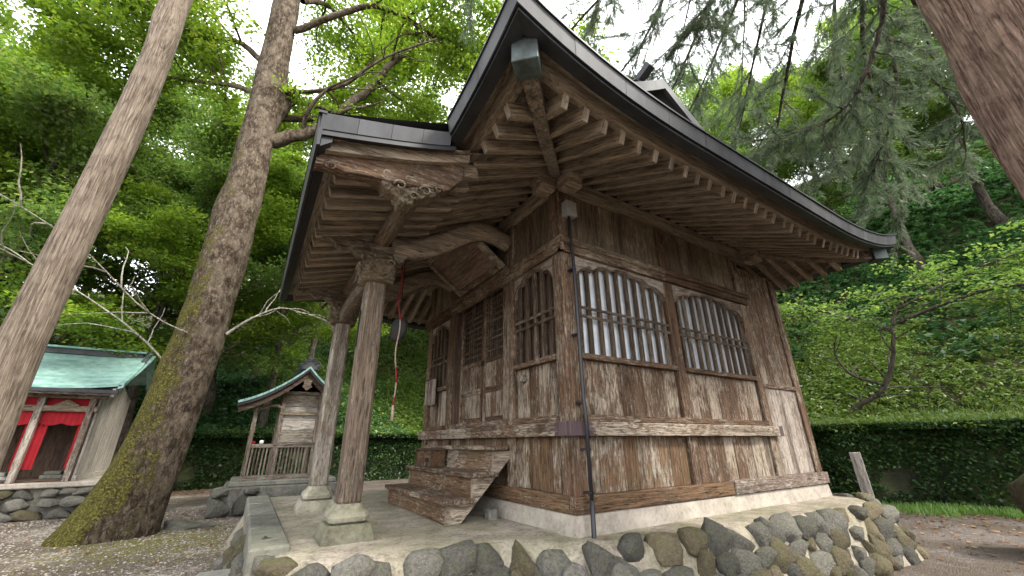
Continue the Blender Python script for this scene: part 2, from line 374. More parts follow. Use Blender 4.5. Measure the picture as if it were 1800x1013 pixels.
def mat_soil():
    t = NT('hillside_soil'); v = (t.n('TexCoord'), 3); n1 = t.noise(v, 2.5, 7, .7); n2 = t.noise(v, 14, 5, .7)
    c = t.ramp(n2, [(.3, (.022, .018, .010)), (.55, (.075, .060, .032)), (.8, (.16, .125, .075))])
    c = t.mix(t.math('MULTIPLY', t.ramp(n1, [(.42, 0), (.55, 1)]), .85), c, (.022, .045, .012))
    return t.finish(c, .95, t.math('ADD', n1, n2), 1, .08, spec=.1)
M_soil = mat_soil()
o = grid(-70, 75, -45, 90, 260, 240, hill, 'hillside', M_soil, keep=lambda c: np.maximum(dR(c[:, 0], c[:, 1]), dL(c[:, 0], c[:, 1])) > -.3)
tag(o, kind='structure')

# mossy retaining walls below the slope: coursed stones in a rough face
def ret_wall(a, b, label, seg=.35):
    a = np.array(a); b = np.array(b); L = np.linalg.norm(b - a); u = (b - a) / L; nrm = np.array([u[1], -u[0]])
    if np.dot(nrm, -(a + b) / 2) < 0: nrm = -nrm
    nx = int(L / .12); nz = 16; V = []
    S, Z = np.meshgrid(np.linspace(0, L, nx), np.linspace(GZ - .1, 1.12, nz))
    P = np.stack([S * 1.6, Z * 2.6, S * 0], -1).reshape(-1, 3); off = (fbm(P, 4, 9) * .34 + fbm(P * 5, 4, 12) * .16).reshape(S.shape) + .12 - .10 * (Z - GZ)
    off[-1] -= .35
    X = a[0] + u[0] * S + nrm[0] * off; Y = a[1] + u[1] * S + nrm[1] * off
    V = np.stack([X, Y, Z], -1).reshape(-1, 3); i = np.arange(nx * nz).reshape(nz, nx)
    F = np.stack([i[:-1, :-1], i[:-1, 1:], i[1:, 1:], i[1:, :-1]], -1).reshape(-1, 4)
    o = thing('retaining_wall', (float(a[0]), float(a[1]), GZ), label, 'retaining wall')
    npmesh('wall_face', V, F, M_wallstone, o, True)
    return o, a, u, nrm, L
wallL = ret_wall((-16, 18.2), (9.6, 18.2), 'mossy retaining wall overgrown with ivy behind the small shrines')
wallR = ret_wall((9.45, 17.9), (17.1, -11), 'dark ivy covered retaining wall to the right of the hall')

# ------------------------------------------------------------------ leaves
def leafquads(C, size, up=.6, elong=1.7, jit=.35, droop=None, r=rng):
    N = len(C); n = r.normal(size=(N, 3)); n /= np.linalg.norm(n, axis=1)[:, None]; n[:, 2] = np.abs(n[:, 2]); n = n + np.array([0, 0, up]); n /= np.linalg.norm(n, axis=1)[:, None]
    a = r.normal(size=(N, 3)); 
    if droop is not None: a[:, 2] -= droop
    a -= n * (a * n).sum(1)[:, None]; a /= np.linalg.norm(a, axis=1)[:, None] + 1e-9
    b = np.cross(n, a); L = (size * (1 + r.uniform(-jit, jit, N)))[:, None]; wd = L / elong / 2
    V = np.stack([C - a * L * .5, C + b * wd - a * L * .05 + n * wd * .25, C + a * L * .5, C - b * wd - a * L * .05 + n * wd * .25], 1).reshape(-1, 3)
    return V, np.arange(4 * N).reshape(N, 4)
def clump_pts(centers, rad, per, flat=.35, r=rng):
    C = np.repeat(centers, per, 0); R_ = np.repeat(rad, per)
    d = r.normal(size=(len(C), 3)); d /= np.linalg.norm(d, axis=1)[:, None]; q = r.uniform(0, 1, len(C)) ** .5
    d = d * (q * R_)[:, None]; d[:, 2] *= flat
    d[:, 2] -= .18 * (d[:, 0] ** 2 + d[:, 1] ** 2) / R_.clip(.1)
    return C + d
def branchy(h, nl, spread, r0, seed, start=.35, bend=.1, sub=4, trunk_pts=None, up=.45):
    """limbs: returns MB with trunk and limbs, and the tips of the twigs"""
    rr = random.Random(seed); mb = MB(); tips = []
    P = []; x = y = 0; n = 9
    for i in range(n + 1):
        P.append(Vector((x, y, h * i / n))); x += rr.gauss(0, bend) ; y += rr.gauss(0, bend)
    if trunk_pts: P = [Vector(p) for p in trunk_pts]; n = len(P) - 1
    rad = [r0 * (1.35 if i == 0 else 1) * (1 - .82 * i / n) for i in range(n + 1)]
    mb.tube(P, rad, 10)
    for k in range(nl):
        f = start + (1 - start) * (k + rr.random() * .6) / nl; i = min(int(f * n), n - 1); q = f * n - i
        p = P[i].lerp(P[i + 1], q); az = k * 2.4 + rr.uniform(-.5, .5); L = spread * (1.15 - .65 * f) * rr.uniform(.75, 1.2)
        d = Vector((math.cos(az), math.sin(az), up + rr.uniform(-.15, .3))).normalized(); r = rad[i] * .5
        pts = [p]; m = 6
        for j in range(m):
            d = (d + Vector((rr.gauss(0, .16), rr.gauss(0, .16), rr.gauss(-.02, .10)))).normalized(); pts.append(pts[-1] + d * L / m)
            if j >= 1:
                for _ in range(sub // 2 if j < m - 1 else sub):
                    e = (d + Vector((rr.gauss(0, .7), rr.gauss(0, .7), rr.gauss(0, .3)))).normalized(); LL = L * rr.uniform(.18, .38)
                    a = pts[-1]; b = a + e * LL * .5; c = b + (e + Vector((0, 0, -.15))).normalized() * LL * .5
                    mb.tube([a, b, c], [r * .35 * (1 - j / m) + .012, .01, .004], 4, cap=False); tips += [b, c]
        mb.tube(pts, [r * (1 - .85 * j / m) + .006 for j in range(m + 1)], 6, cap=False); tips.append(pts[-1])
    return mb, np.array([tuple(t) for t in tips])
def make_tree(name, h, nl, spread, r0, seed, leafm, bark, per=80, crad=.8, lsize=.16, start=.35, label='', group=None, up=.45, flat=.35, trunk_pts=None, bend=.1, lup=.6):
    root = thing(name, (0, 0, 0), label, 'tree', group)
    mb, tips = branchy(h, nl, spread, r0, seed, start, up=up, trunk_pts=trunk_pts, bend=bend)
    mb.build('trunk', bark, root, True, fix=False)
    r = np.random.default_rng(seed); pts = clump_pts(tips, r.uniform(.5, 1.15, len(tips)) * crad, per, flat, r)
    V, F = leafquads(pts, np.full(len(pts), lsize), lup, r=r)
    npmesh('crown', V, F, leafm, root)
    return root

# ------------------------------------------------------------------ stone platform
EDGE = np.array([(.25, 8.3), (.27, 3.95), (.62, 3.46), (2.0, 3.40), (2.6, 2.80), (7.35, 2.43), (7.85, 2.8), (8.0, 8.3)])
def sdist(x, y):    # > 0 outside the platform edge
    d = np.full(x.shape, 1e9); ins = np.zeros(x.shape, bool); n = len(EDGE)
    for i in range(n):
        a = EDGE[i]; b = EDGE[(i + 1) % n]; e = b - a; wx = x - a[0]; wy = y - a[1]
        t = np.clip((wx * e[0] + wy * e[1]) / (e @ e), 0, 1); d = np.minimum(d, np.hypot(wx - t * e[0], wy - t * e[1]))
        c = ((a[1] > y) != (b[1] > y)) & (x < (b[0] - a[0]) * (y - a[1]) / (b[1] - a[1] + 1e-12) + a[0]); ins ^= c
    return np.where(ins, -d, d)
def plat(X, Y):
    d = sdist(X, Y); P = np.stack([X * 3, Y * 3, X * 0], -1).reshape(-1, 3); nz = fbm(P, 5, 5).reshape(X.shape)
    z = -.5 * np.clip(d + .16, 0, .16) ** 2 / .16 - np.clip(d, 0, 1) * 2.3
    return np.maximum(z + nz * (.02 + .10 * np.clip((d + .1) * 4, 0, 1)), GZ - .12)
root_p = thing('stone_platform', (4, 5.5, GZ), 'cement topped platform of rounded field stones under the large wooden hall', 'platform')
X, Y = np.meshgrid(np.linspace(-.2, 8.5, 300), np.linspace(2.0, 8.7, 230)); Z = plat(X, Y)
V = np.stack([X, Y, Z], -1).reshape(-1, 3); ii = np.arange(X.size).reshape(X.shape)
F = np.stack([ii[:-1, :-1], ii[:-1, 1:], ii[1:, 1:], ii[1:, :-1]], -1).reshape(-1, 4); F = F[V[F][:, :, 2].mean(1) > GZ - .08]
npmesh('cement_bed', V, F, M_cem, root_p, True)
def rock_mesh(seed, flat=.8):
    r = np.random.default_rng(seed); bm = bmesh.new(); p = r.normal(size=(15, 3)); p /= np.linalg.norm(p, axis=1)[:, None]
    p = np.sign(p) * np.abs(p) ** .75; p *= r.uniform(.86, 1.1, (15, 1)); p[:, 2] *= flat
    for q in p: bm.verts.new(q)
    bmesh.ops.convex_hull(bm, input=bm.verts); bmesh.ops.subdivide_edges(bm, edges=bm.edges, cuts=1, use_grid_fill=True, smooth=.12); bmesh.ops.triangulate(bm, faces=bm.faces); bmesh.ops.subdivide_edges(bm, edges=bm.edges, cuts=1, use_grid_fill=True, smooth=.1)
    V = np.array([v.co for v in bm.verts]); nz = fbm(V * 1.9, 5, seed)
    for v, k in zip(bm.verts, nz): v.co *= 1 + k * .42
    me = bpy.data.meshes.new('rock'); bm.to_mesh(me); bm.free(); me.polygons.foreach_set('use_smooth', [True] * len(me.polygons)); return me
ROCKS = [rock_mesh(s, .75 + .2 * (s % 2)) for s in range(10)]
ROCKB = []
for me in ROCKS:
    me.materials.append(M_rock); m2 = me.copy(); m2.materials[0] = M_rockb; ROCKB.append(m2)
def rock(name, parent, loc, size, rot=None, brown=None, r=rnd):
    me = r.choice(ROCKB if (r.random() < .3 if brown is None else brown) else ROCKS)
    o = link(name, me, parent); o.location = loc; o.scale = size if hasattr(size, '__len__') else (size, size * r.uniform(.75, 1), size * r.uniform(.8, 1.1))
    o.rotation_euler = rot or (r.uniform(-.4, .4), r.uniform(-.4, .4), r.uniform(0, 6.3)); return o
# field stones set into the sloping edge, in rows down to the ground
def walk(s):
    for i in range(len(EDGE) - 1):
        a, b = EDGE[i], EDGE[i + 1]; L = np.linalg.norm(b - a)
        if s <= L: u = (b - a) / L; n = np.array([u[1], -u[0]]) * 1.0; return a + u * s, (-n if False else n), u
        s -= L
    return None
PER = sum(np.linalg.norm(EDGE[i + 1] - EDGE[i]) for i in range(len(EDGE) - 1))
cen = np.array([4.2, 5.5])
for row, (dz, dd, sz) in enumerate(((-.10, -.01, .17), (-.28, .06, .16), (-.43, .12, .15), (-.55, .18, .14))):
    s = .1 + row * .13
    while s < PER - .1:
        q = walk(s)
        if q is None: break
        p, n, u = q
        if np.dot(n, cen - p) > 0: n = -n
        wdt = sz * rnd.uniform(.75, 1.3)
        vis = (1.5 < s < 15.5)
        front = 3.6 < s < 7.4
        if vis and not (row == 0 and rnd.random() < (.12 if front else .05)):
            ang = math.atan2(u[1], u[0])
            o = link('field_stone', rnd.choice(ROCKB if rnd.random() < (.3 if row < 2 else .5) else ROCKS), root_p)
            o.location = (p[0] + n[0] * (dd + rnd.uniform(-.02, .02)), p[1] + n[1] * (dd + rnd.uniform(-.02, .02)), dz + rnd.uniform(-.025, .02))
            o.scale = (wdt * 1.1, .12, sz * rnd.uniform(.9, 1.22)); o.rotation_euler = (rnd.uniform(-.2, .2), rnd.uniform(-.25, .25), ang)
        s += wdt * 1.72
# cut edge stones along the left side of the platform
for k, (y0, y1) in enumerate(((4.05, 4.95), (4.98, 5.9), (5.93, 6.9), (6.93, 7.9))):
    bx('edge_stone', M_slab, root_p, .17, .46, y0, y1, -.2, .055, .02)
for nm, a in (('low_step_slab', (-.17, .17, 3.9, 5.25, GZ - .05, -.30)), ('low_step_slab', (-.55, -.18, 4.2, 5.15, GZ - .05, -.50))):
    o = MB().box(*a, .03).build(nm, M_slab); tag(o, 'upper flat stone slab beside the platform edge' if a[5] > -.4 else 'lower flat stone slab half sunk in the gravel', 'stone slab')

# ------------------------------------------------------------------ the large hall
A0, A1, B0, B1, D = 2.67, 6.70, 3.18, 7.30, 1.62        # wall planes x0 x1 y0 y1, overhang
hall = thing('shrine_hall', (4.68, 5.24, 0), 'large weathered brown wooden shrine hall with sweeping dark metal roof and porch', 'shrine hall')
def H(name, mat, *a, ch=.006): return bx(name, mat, hall, *a, ch)
# plinth
def plinth(name, x0, x1, y0, y1):
    mb = MB(); r = lambda e, z: [(x0 - e, y0 - e, z), (x1 + e, y0 - e, z), (x1 + e, y1 + e, z), (x0 - e, y1 + e, z)]
    mb.loops([r(.045, -.06), r(.035, .0), r(.02, .165), r(.0, .178)]); return mb.build(name, M_plinth, hall)
plinth('plinth', A0, 7.66, B0, B1)
H('floor_deck', M_black, A0 + .25, 7.4, B0 + .25, B1 - .1, .9, .98)
# inner dark core so that nothing shows through the walls
MB().box(A0 + .24, 7.35, B0 + .24, B1 - .15, .18, 3.7).build('inner_lining', M_black, hall)
# ---- posts
for (x, y) in ((A0, B0), (A0, B1 - .17), (4.47, B0), (6.33, B0), (7.48, B0), (A0, 4.20), (A0, 6.13), (7.48, B1 - .17)):
    wdt = .17
    m = W['deepz']
    H('corner_post' if x in (A0, 7.48) and y in (B0, B1 - .17) else 'wall_post', m, x - .012, x + wdt - .01, y - .012, y + wdt, .18, 3.70 if x != 7.48 else 3.5, ch=.012)
# ---- bottom rails (two pieces meeting on the long side)
H('bottom_rail', W['lowx'], A0 - .03, 5.18, B0 - .035, B0 + .05, .178, .325)
H('bottom_rail', W['palex'], 5.185, 7.70, B0 - .05, B0 + .05, .180, .335)
H('bottom_rail', W['lowy'], A0 - .035, A0 + .05, B0 + .053, B1, .178, .325)
# ---- vertical boards
def boards(side, s0, s1, z0, z1, mat, wd=.19, dep=.03, name='wall_board'):
    s = s0; k = 0
    while s < s1 - .02:
        e = min(s + wd * rnd.uniform(.82, 1.2), s1)
        if s1 - e < .06: e = s1
        off = dep + rnd.uniform(-.004, .006); jz = rnd.uniform(0, .004)
        if side == 'y': MB().box(s + .0015, e - .0015, B0 + off, B0 + off + .03, z0, z1 - jz, .004).build(name, mat, hall)
        else: MB().box(A0 + off, A0 + off + .03, s + .0015, e - .0015, z0, z1 - jz, .004).build(name, mat, hall)
        s = e
for (a, b) in ((2.83, 4.455), (4.64, 6.315)):
    boards('y', a, b, .325, .85, W['lowz'] if a < 3 else W['wallz'])
    boards('y', a, b, 1.055, 1.625, W['wallz'], .21, .035)
boards('y', 2.83, 6.31, 3.03, 3.70, W['upz'], .24, .03)
boards('y', 6.495, 7.475, .335, 1.54, W['palez'], .17, .02); boards('y', 6.495, 7.475, 1.60, 3.55, W['wallz'], .19, .02)
H('rail', W['wallx'], 6.495, 7.475, B0 - .005, B0 + .06, 1.54, 1.60)
boards('x', 3.35, 4.185, .325, .85, W['lowz'], .2); boards('x', 3.35, 4.185, 1.055, 1.625, W['wallz'], .2, .035)
boards('x', 3.35, 4.185, 3.03, 3.70, W['upz'], .24); boards('x', 4.37, 6.12, .325, .85, W['lowz'], .2)
boards('x', 6.30, 7.12, .325, .85, W['lowz'], .2); boards('x', 6.30, 7.12, 1.055, 1.625, W['wallz'], .2, .035)
boards('x', 6.30, 7.12, 3.03, 3.70, W['upz'], .24)
boards('x', 4.37, 6.12, 3.12, 3.70, W['upz'], .26)
# ---- long horizontal rails (nageshi)
H('girth_rail', W['wallx'], A0 + .17, 6.60, B0 - .07, B0 - .014, .85, .985)
H('upper_girth_strip', W['deepx'], 2.84, 6.32, B0 - .045, B0 + .03, .988, 1.055)
H('girth_rail', W['wally'], A0 - .07, A0 - .014, B0 + .12, B1 + .05, .85, .985)
H('upper_girth_strip', W['deepy'], A0 - .045, A0 + .03, 3.36, 4.18, .988, 1.055)
H('upper_girth_strip', W['deepy'], A0 - .045, A0 + .03, 6.31, 7.12, .988, 1.055)
H('door_sill', W['wally'], A0 - .02, A0 + .2, 4.37, 6.12, .985, 1.06)
MB().box(A0 - .073, A0 + .17, B0 - .073, B0 - .012, .848, .987).build('corner_plate', M_plate, hall)
MB().box(A0 - .073, A0 - .012, B0 - .01, B0 + .12, .848, .987).build('corner_plate', M_plate, hall)
for sx in (0, 1):      # forked ends of the corner plates
    for q in (-1, 0, 1):
        z = .917 + q * .045
        if sx: MB().prism([(A0 + .17, z - .02), (A0 + .20, z - .02), (A0 + .26 - abs(q) * .03, z), (A0 + .20, z + .02), (A0 + .17, z + .02)], 'y', B0 - .074, B0 - .071).build('plate_tongue', M_plate, hall)
        else: MB().prism([(B0 + .12, z - .02), (B0 + .15, z - .02), (B0 + .21 - abs(q) * .03, z), (B0 + .15, z + .02), (B0 + .12, z + .02)], 'x', A0 - .074, A0 - .071).build('plate_tongue', M_plate, hall)
MB().box(6.50, 6.604, B0 - .073, B0 - .010, .847, .988).build('end_plate', M_plate, hall)
# upper girth: stepped moulding
def mould(axis, s0, s1, name='upper_moulding'):
    prof = [(0, 2.84), (.05, 2.84), (.05, 2.87), (.03, 2.89), (.045, 2.93), (.075, 2.94), (.075, 3.0), (.05, 3.03), (0, 3.03)]
    if axis == 'x': MB().prism([(B0 + .03 - p[0] - .03, p[1]) for p in prof], 'x', s0, s1).build(name, W['deepx'], hall)
    else: MB().prism([(A0 + .03 - p[0] - .03, p[1]) for p in prof], 'y', s0, s1).build(name, W['deepy'], hall)
mould('x', 2.62, 4.46); mould('x', 4.463, 6.50); mould('y', 3.12, 4.30); mould('y', 4.305, 6.15); mould('y', 6.155, 7.36)
for X_ in (4.55, 6.40):       # forked metal clips and short struts on the upper wall
    MB().prism([(X_ - .055, 3.62), (X_ - .035, 3.62), (X_, 3.50), (X_ + .035, 3.62), (X_ + .055, 3.62), (X_ + .015, 3.44), (X_ - .015, 3.44)], 'y', B0 - .02, B0 + .015).build('strut_clip', W['darkz'], hall)
    H('short_strut', W['upz'], X_ - .06, X_ + .06, B0 - .005, B0 + .05, 3.035, 3.46)
# ---- windows
def arch_z(t):       # cusped arch, t 0..1 along the opening
    u = abs(t - .5) * 2
    if u < .28: return 2.765 + .038 * math.cos(u / .28 * math.pi / 2)
    if u < .62: v = (u - .28) / .34; return 2.765 - .075 * v ** 1.5 + .026 * math.sin(v * math.pi)
    v = (u - .62) / .38; return 2.69 - .13 * v ** 1.6 + .036 * math.sin(v * math.pi)
def window(side, s0, s1, nb, shut):
    pl = B0 if side == 'y' else A0; ax = 'y' if side == 'y' else 'x'; o_ax = 'x' if side == 'y' else 'y'
    fr = MB().box(*((s0, s1, pl - .03, pl + .06) if side == 'y' else (pl - .03, pl + .06, s0, s1)), 1.625, 1.685).build('window', W['deep' + o_ax], hall)
    N = 36; poly = [(s0 + (s1 - s0) * i / N, arch_z(i / N)) for i in range(N + 1)] + [(s1, 2.845), (s0, 2.845)]
    n = len(poly); mb = MB()
    for i in range(N):      # header board built in strips so the concave edge triangulates cleanly
        (a, za), (b, zb) = poly[i], poly[i + 1]; zz = [(a, za), (b, zb), (b, 2.845), (a, 2.845)]
        P = []
        for d in (pl + .002, pl + .05): P += [((u, d, v) if side == 'y' else (d, u, v)) for (u, v) in zz]
        F = [(0, 1, 2, 3), (7, 6, 5, 4), (0, 4, 5, 1)]
        if i == 0: F.append((0, 3, 7, 4))
        if i == N - 1: F.append((1, 5, 6, 2))
        mb.add(P, F)
    mb.build('arched_header', W['pale' + o_ax], fr)
    # raised rim following the arch
    rim = [((u, pl - .006, v + .012) if side == 'y' else (pl - .006, u, v + .012)) for (u, v) in poly[:N + 1]]
    MB().tube(rim, .009, 6).build('arch_rim', W['deep' + o_ax], fr)
    for k in range(nb):
        c = s0 + (s1 - s0) * (k + .5) / nb + rnd.uniform(-.006, .006); hw = .026; zt = arch_z((k + .5) / nb) + .02; d0 = pl + .012 + rnd.uniform(-.004, .004)
        a = (c - hw, c + hw, d0, d0 + .045) if side == 'y' else (d0, d0 + .045, c - hw, c + hw)
        MB().box(*a, 1.68, zt, .006).build('window_bar', W['barz'], fr)
        for z in (2.115, 2.215):     # short tie pieces crossing each bar
            for sg in (-1,):
                a = (c - .085, c + .085, d0 - .009, d0 + .006)
                a = a if side == 'y' else (a[2], a[3], a[0], a[1])
                MB().box(*a, z - .018, z + .018, .005).build('tie_piece', W['bar' + o_ax], fr)
    ns = max(2, int(round((s1 - s0) / .33)))
    for k in range(ns):
        a, b = s0 + (s1 - s0) * k / ns, s0 + (s1 - s0) * (k + 1) / ns
        q = (a + .004, b - .004, pl + .085, pl + .095) if side == 'y' else (pl + .085, pl + .095, a + .004, b - .004)
        MB().box(*q, 1.62, 2.84, .002).build('pale_shutter_panel' if shut else 'inner_board', M_shutter if shut else W['darkz'], fr)
    return fr
window('y', 2.83, 4.455, 10, True); window('y', 4.64, 6.315, 10, True)
window('x', 3.35, 4.185, 5, False); window('x', 6.30, 7.12, 5, False)
# wide pilaster strips beside the corner on the front
H('pilaster_board', W['deepz'], A0 + .005, A0 + .05, B0 + .165, 3.35, .985, 2.84); H('pilaster_board', W['lowz'], A0 + .005, A0 + .05, B0 + .165, 3.35, .325, .85)
# ---- doors, recessed
H('door_jamb', W['darkz'], A0 + .02, A0 + .24, 6.03, 6.125, 1.06, 3.05); H('door_jamb', W['wallz'], A0 + .02, A0 + .20, 4.365, 4.52, 1.06, 3.05)
H('door_lintel', W['wally'], A0 - .01, A0 + .2, 4.365, 6.125, 2.98, 3.12)
XD = A0 + .12
for (y0, y1) in ((4.525, 5.235), (5.245, 6.03)):
    lf = MB().box(XD + .02, XD + .035, y0, y1, 1.06, 1.92).build('door_leaf', W['wallz'], hall)
    for (a, b) in ((y0, y0 + .06), (y1 - .06, y1)): MB().box(XD - .015, XD + .03, a, b, 1.062, 2.98).build('stile', W['deepz'], lf)
    for (a, b) in ((1.062, 1.13), (1.46, 1.54), (1.89, 1.96), (2.93, 2.98)): MB().box(XD - .012, XD + .028, y0 + .061, y1 - .061, a, b).build('cross_rail', W['deepy'], lf)
    nb = 9
    for k in range(1, nb):
        c = y0 + .06 + (y1 - y0 - .12) * k / nb; MB().box(XD - .004, XD + .014, c - .012, c + .012, 1.96, 2.93, .003).build('lattice_bar', W['barz'], lf)
    for k in range(1, 11):
        c = 1.96 + .97 * k / 11; MB().box(XD - .010, XD + .006, y0 + .062, y1 - .062, c - .012, c + .012, .003).build('lattice_cross_bar', W['bary'], lf)
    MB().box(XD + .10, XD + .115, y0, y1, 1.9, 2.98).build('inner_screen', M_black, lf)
    for (a, b) in ((1.13, 1.46), (1.54, 1.89)):
        n_ = 4; ww = (y1 - y0 - .12) / n_
        for k in range(n_): MB().box(XD + .004, XD + .019, y0 + .062 + k * ww, y0 + .059 + (k + 1) * ww, a, b, .003).build('door_board', W['wallz'], lf)
MB().box(XD - .03, XD - .01, 5.20, 5.28, 1.86, 1.93).build('door_latch', M_black, hall)
# round knob on the front wall
MB().tube([(A0 - .06, 4.02, 1.50), (A0 + .03, 4.02, 1.50)], [.035, .05], 10).build('wooden_knob', W['uprz'] if 'uprz' in W else W['palez'], hall, True)
# ---- wall plate beams and their crossed ends
H('wall_plate', W['rafx'], A0 - .30, 6.98, B0 - .03, B0 + .15, 3.705, 3.90)
H('wall_plate', W['rafy'], A0 - .03, A0 + .15, B0 - .30, B0 - .035, 3.70, 3.898); H('wall_plate', W['rafy'], A0 - .03, A0 + .15, B0 + .155, B1 + .3, 3.70, 3.898)
H('wall_plate', W['rafy'], A1 - .05, A1 + .13, B0 - .30, B0 - .035, 3.70, 3.898)
H('wall_plate', W['rafy'], A1 - .05, A1 + .13, B0 + .155, B1 + .3, 3.70, 3.898)
for (x, y, dx, dy) in ((A0 + .06, B0 - .17, 0, -1), (A0 - .17, B0 + .06, -1, 0), (A1 + .04, B0 - .17, 0, -1)):
    MB().obox((x, y, 3.66), (1, 0, 0), (0, 1, 0), (0, 0, 1), -.11, .11, -.11, .11, -.05, .05, .02).build('beam_nose', W['rafx'], hall)

# ---- eaves on four sides
SIDE = {'near': (A0, A1, .33, .40), 'far': (A0, A1, .33, .40), 'front': (B0, B1, .33, .33), 'rear': (B0, B1, .40, .40)}
def lift(side, s):
    a, b, l0, l1 = SIDE[side]; e0 = max(0, 1 - (s - (a - D)) / 2.3); e1 = max(0, 1 - ((b + D) - s) / 2.6)
    return l0 * e0 ** 3 + l1 * e1 ** 2.2
def zrear(side, s, d):      # the rear eave is kicked up a little at its outer edge
    return max(0, .27 - lift(side, s)) * min(1, max(0, (d - 1.24) / .12)) if side == 'rear' else 0
def zu(side, s, d): return zrear(side, s, d) + 3.93 - .468 * d + lift(side, s) * max(0, d / 1.6)
def P3(side, s, d, z):
    if side == 'near': return (s, B0 - d, z)
    if side == 'far': return (s, B1 + d, z)
    if side == 'front': return (A0 - d, s, z)
    return (A1 + d, s, z)
def eave_sweep(name, side, mat, prof, t0=0, t1=1, n=28, parent=hall, axis=None):
    a, b = SIDE[side][:2]; rings = []
    for i in range(n + 1):
        t = t0 + (t1 - t0) * i / n
        rings.append([P3(side, a - d + t * (b - a + 2 * d), d, zu(side, a - d + t * (b - a + 2 * d), d) + dz) for (d, dz) in prof])
    return MB().loops(rings).build(name, mat, parent)
def clipt(side, t0, t1):    # the porch roof interrupts the front eave
    return t0, t1
FRONT_KEEP = 2.70
for side in ('near', 'front', 'rear', 'far'):
    gm = 'x' if side in ('near', 'far') else 'y'
    a, b = SIDE[side][:2]
    nb = 5
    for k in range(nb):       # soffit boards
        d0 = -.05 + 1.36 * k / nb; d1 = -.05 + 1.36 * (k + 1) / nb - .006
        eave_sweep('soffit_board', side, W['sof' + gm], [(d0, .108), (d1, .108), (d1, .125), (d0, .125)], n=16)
    # stacked eave boards behind the metal edge
    rng_t = [(0, 1)]
    if side == 'front':
        tt = (FRONT_KEEP - (B0 - D)) / (B1 - B0 + 2 * D); rng_t = [(0, tt), (1 - tt, 1)]
    for (t0, t1) in rng_t:
        q0, q1 = (t0, t1) if side != 'front' else ((t0, t1 + .045) if t0 == 0 else (t0 - .045, t1))
        eave_sweep('eave_board', side, W['raf' + gm], [(1.25, .105), (1.37, .105), (1.385, .21), (1.25, .21)], q0, q1)
        eave_sweep('upper_eave_board', side, W['raf' + gm], [(1.30, .215), (1.455, .215), (1.475, .32), (1.30, .32)], q0, q1)
        eave_sweep('drip_board', side, M_dark, [(1.49, .12), (1.612, .135), (1.612, .20), (1.49, .33)], t0, t1)
        L_ = (b - a + 2 * D) * (t1 - t0); np_ = max(2, int(round(L_ / .52)))
        for k in range(np_):
            u0 = t0 + (t1 - t0) * k / np_; u1 = t0 + (t1 - t0) * (k + 1) / np_ - .0006
            j = rnd.uniform(-.0015, .0015)
            eave_sweep('fascia_panel', side, M_roofl if side in ('near', 'rear') and False else M_roof, [(1.62 + j, .17), (1.635 + j, .17), (1.66 + j, .318), (1.60, .323)], u0, u1, n=4)
        eave_sweep('roof_lip', side, M_dark, [(1.55, .324), (1.675, .324), (1.675, .342), (1.55, .348)], t0, t1)
# rafters
def lbeam(name, p0, ax, ay, az, L, y0, y1, z0, z1, mats=None):
    o = MB().obox((0, 0, 0), (1, 0, 0), (0, 1, 0), (0, 0, 1), 0, L, y0, y1, z0, z1, .006, 0, 1).build(name, mats or [W['rafx'], W['end']], hall, fix=False)
    M = Matrix((ax, ay, az)).transposed().to_4x4(); M.translation = p0; o.matrix_basis = M; return o
def rafter(side, s, d0, d1, zo=0.0, wd=.076, ht=.12):
    p0 = Vector(P3(side, s, d0, zu(side, s, d0) + zo)); p1 = Vector(P3(side, s, d1, zu(side, s, d1) + zo)); ax = (p1 - p0); L = ax.length; ax.normalize()
    ay = Vector((0, 0, 1)).cross(ax).normalized(); az = ax.cross(ay)
    gm = 'y' if side in ('near', 'far') else 'x'
    lbeam('rafter', p0, ax, ay, az, L, -wd / 2, wd / 2, -.025, ht)
for side in ('near', 'front', 'rear', 'far'):
    a, b = SIDE[side][:2]; pitch = .222; n = int((b - a + 2 * 1.2) / pitch); s = a - 1.15
    while s < b + 1.18:
        out_ = max(a - s, s - b, 0)
        d0 = out_ + .06 if out_ > 0 else .02
        if 1.25 - d0 > .12:
            rafter(side, s + rnd.uniform(-.006, .006), d0, 1.27 + rnd.uniform(-.012, .012))
        s += pitch
# hip rafters
for (cx_, cy_, sx, sy, sd_, sc_, l) in ((A0, B0, -1, -1, 'near', A0, 0), (A1, B0, 1, -1, 'near', A1, 1), (A0, B1, -1, 1, 'far', A0, 0), (A1, B1, 1, 1, 'far', A1, 1)):
    pts = []
    for d in (0, .4, .8, 1.2, 1.42):
        pts.append(Vector((cx_ + sx * d, cy_ + sy * d, zu(sd_, sc_ + sx * d, d) - .10 + .03 * d)))
    rings = []; side_v = Vector((sy, -sx, 0)).normalized() * .062
    for p in pts: rings.append([p - side_v, p + side_v, p + side_v + Vector((0, 0, .21)), p - side_v + Vector((0, 0, .21))])
    MB().loops(rings).build('hip_rafter', W['hip'], hall)
    e = pts[-1]; ax = (pts[-1] - pts[-2]).normalized(); ay = side_v.normalized(); az = ax.cross(ay)
    if az.z < 0: az = -az
    cb = MB().obox(e, ax, ay, az, -.12, .07, -.10, .10, -.03, .24, .006).build('hip_end_cap', M_box, hall)
    MB().obox(e, ax, ay, az, -.15, .12, -.14, .14, .242, .29, .012).build('cap_lid', M_box, cb)
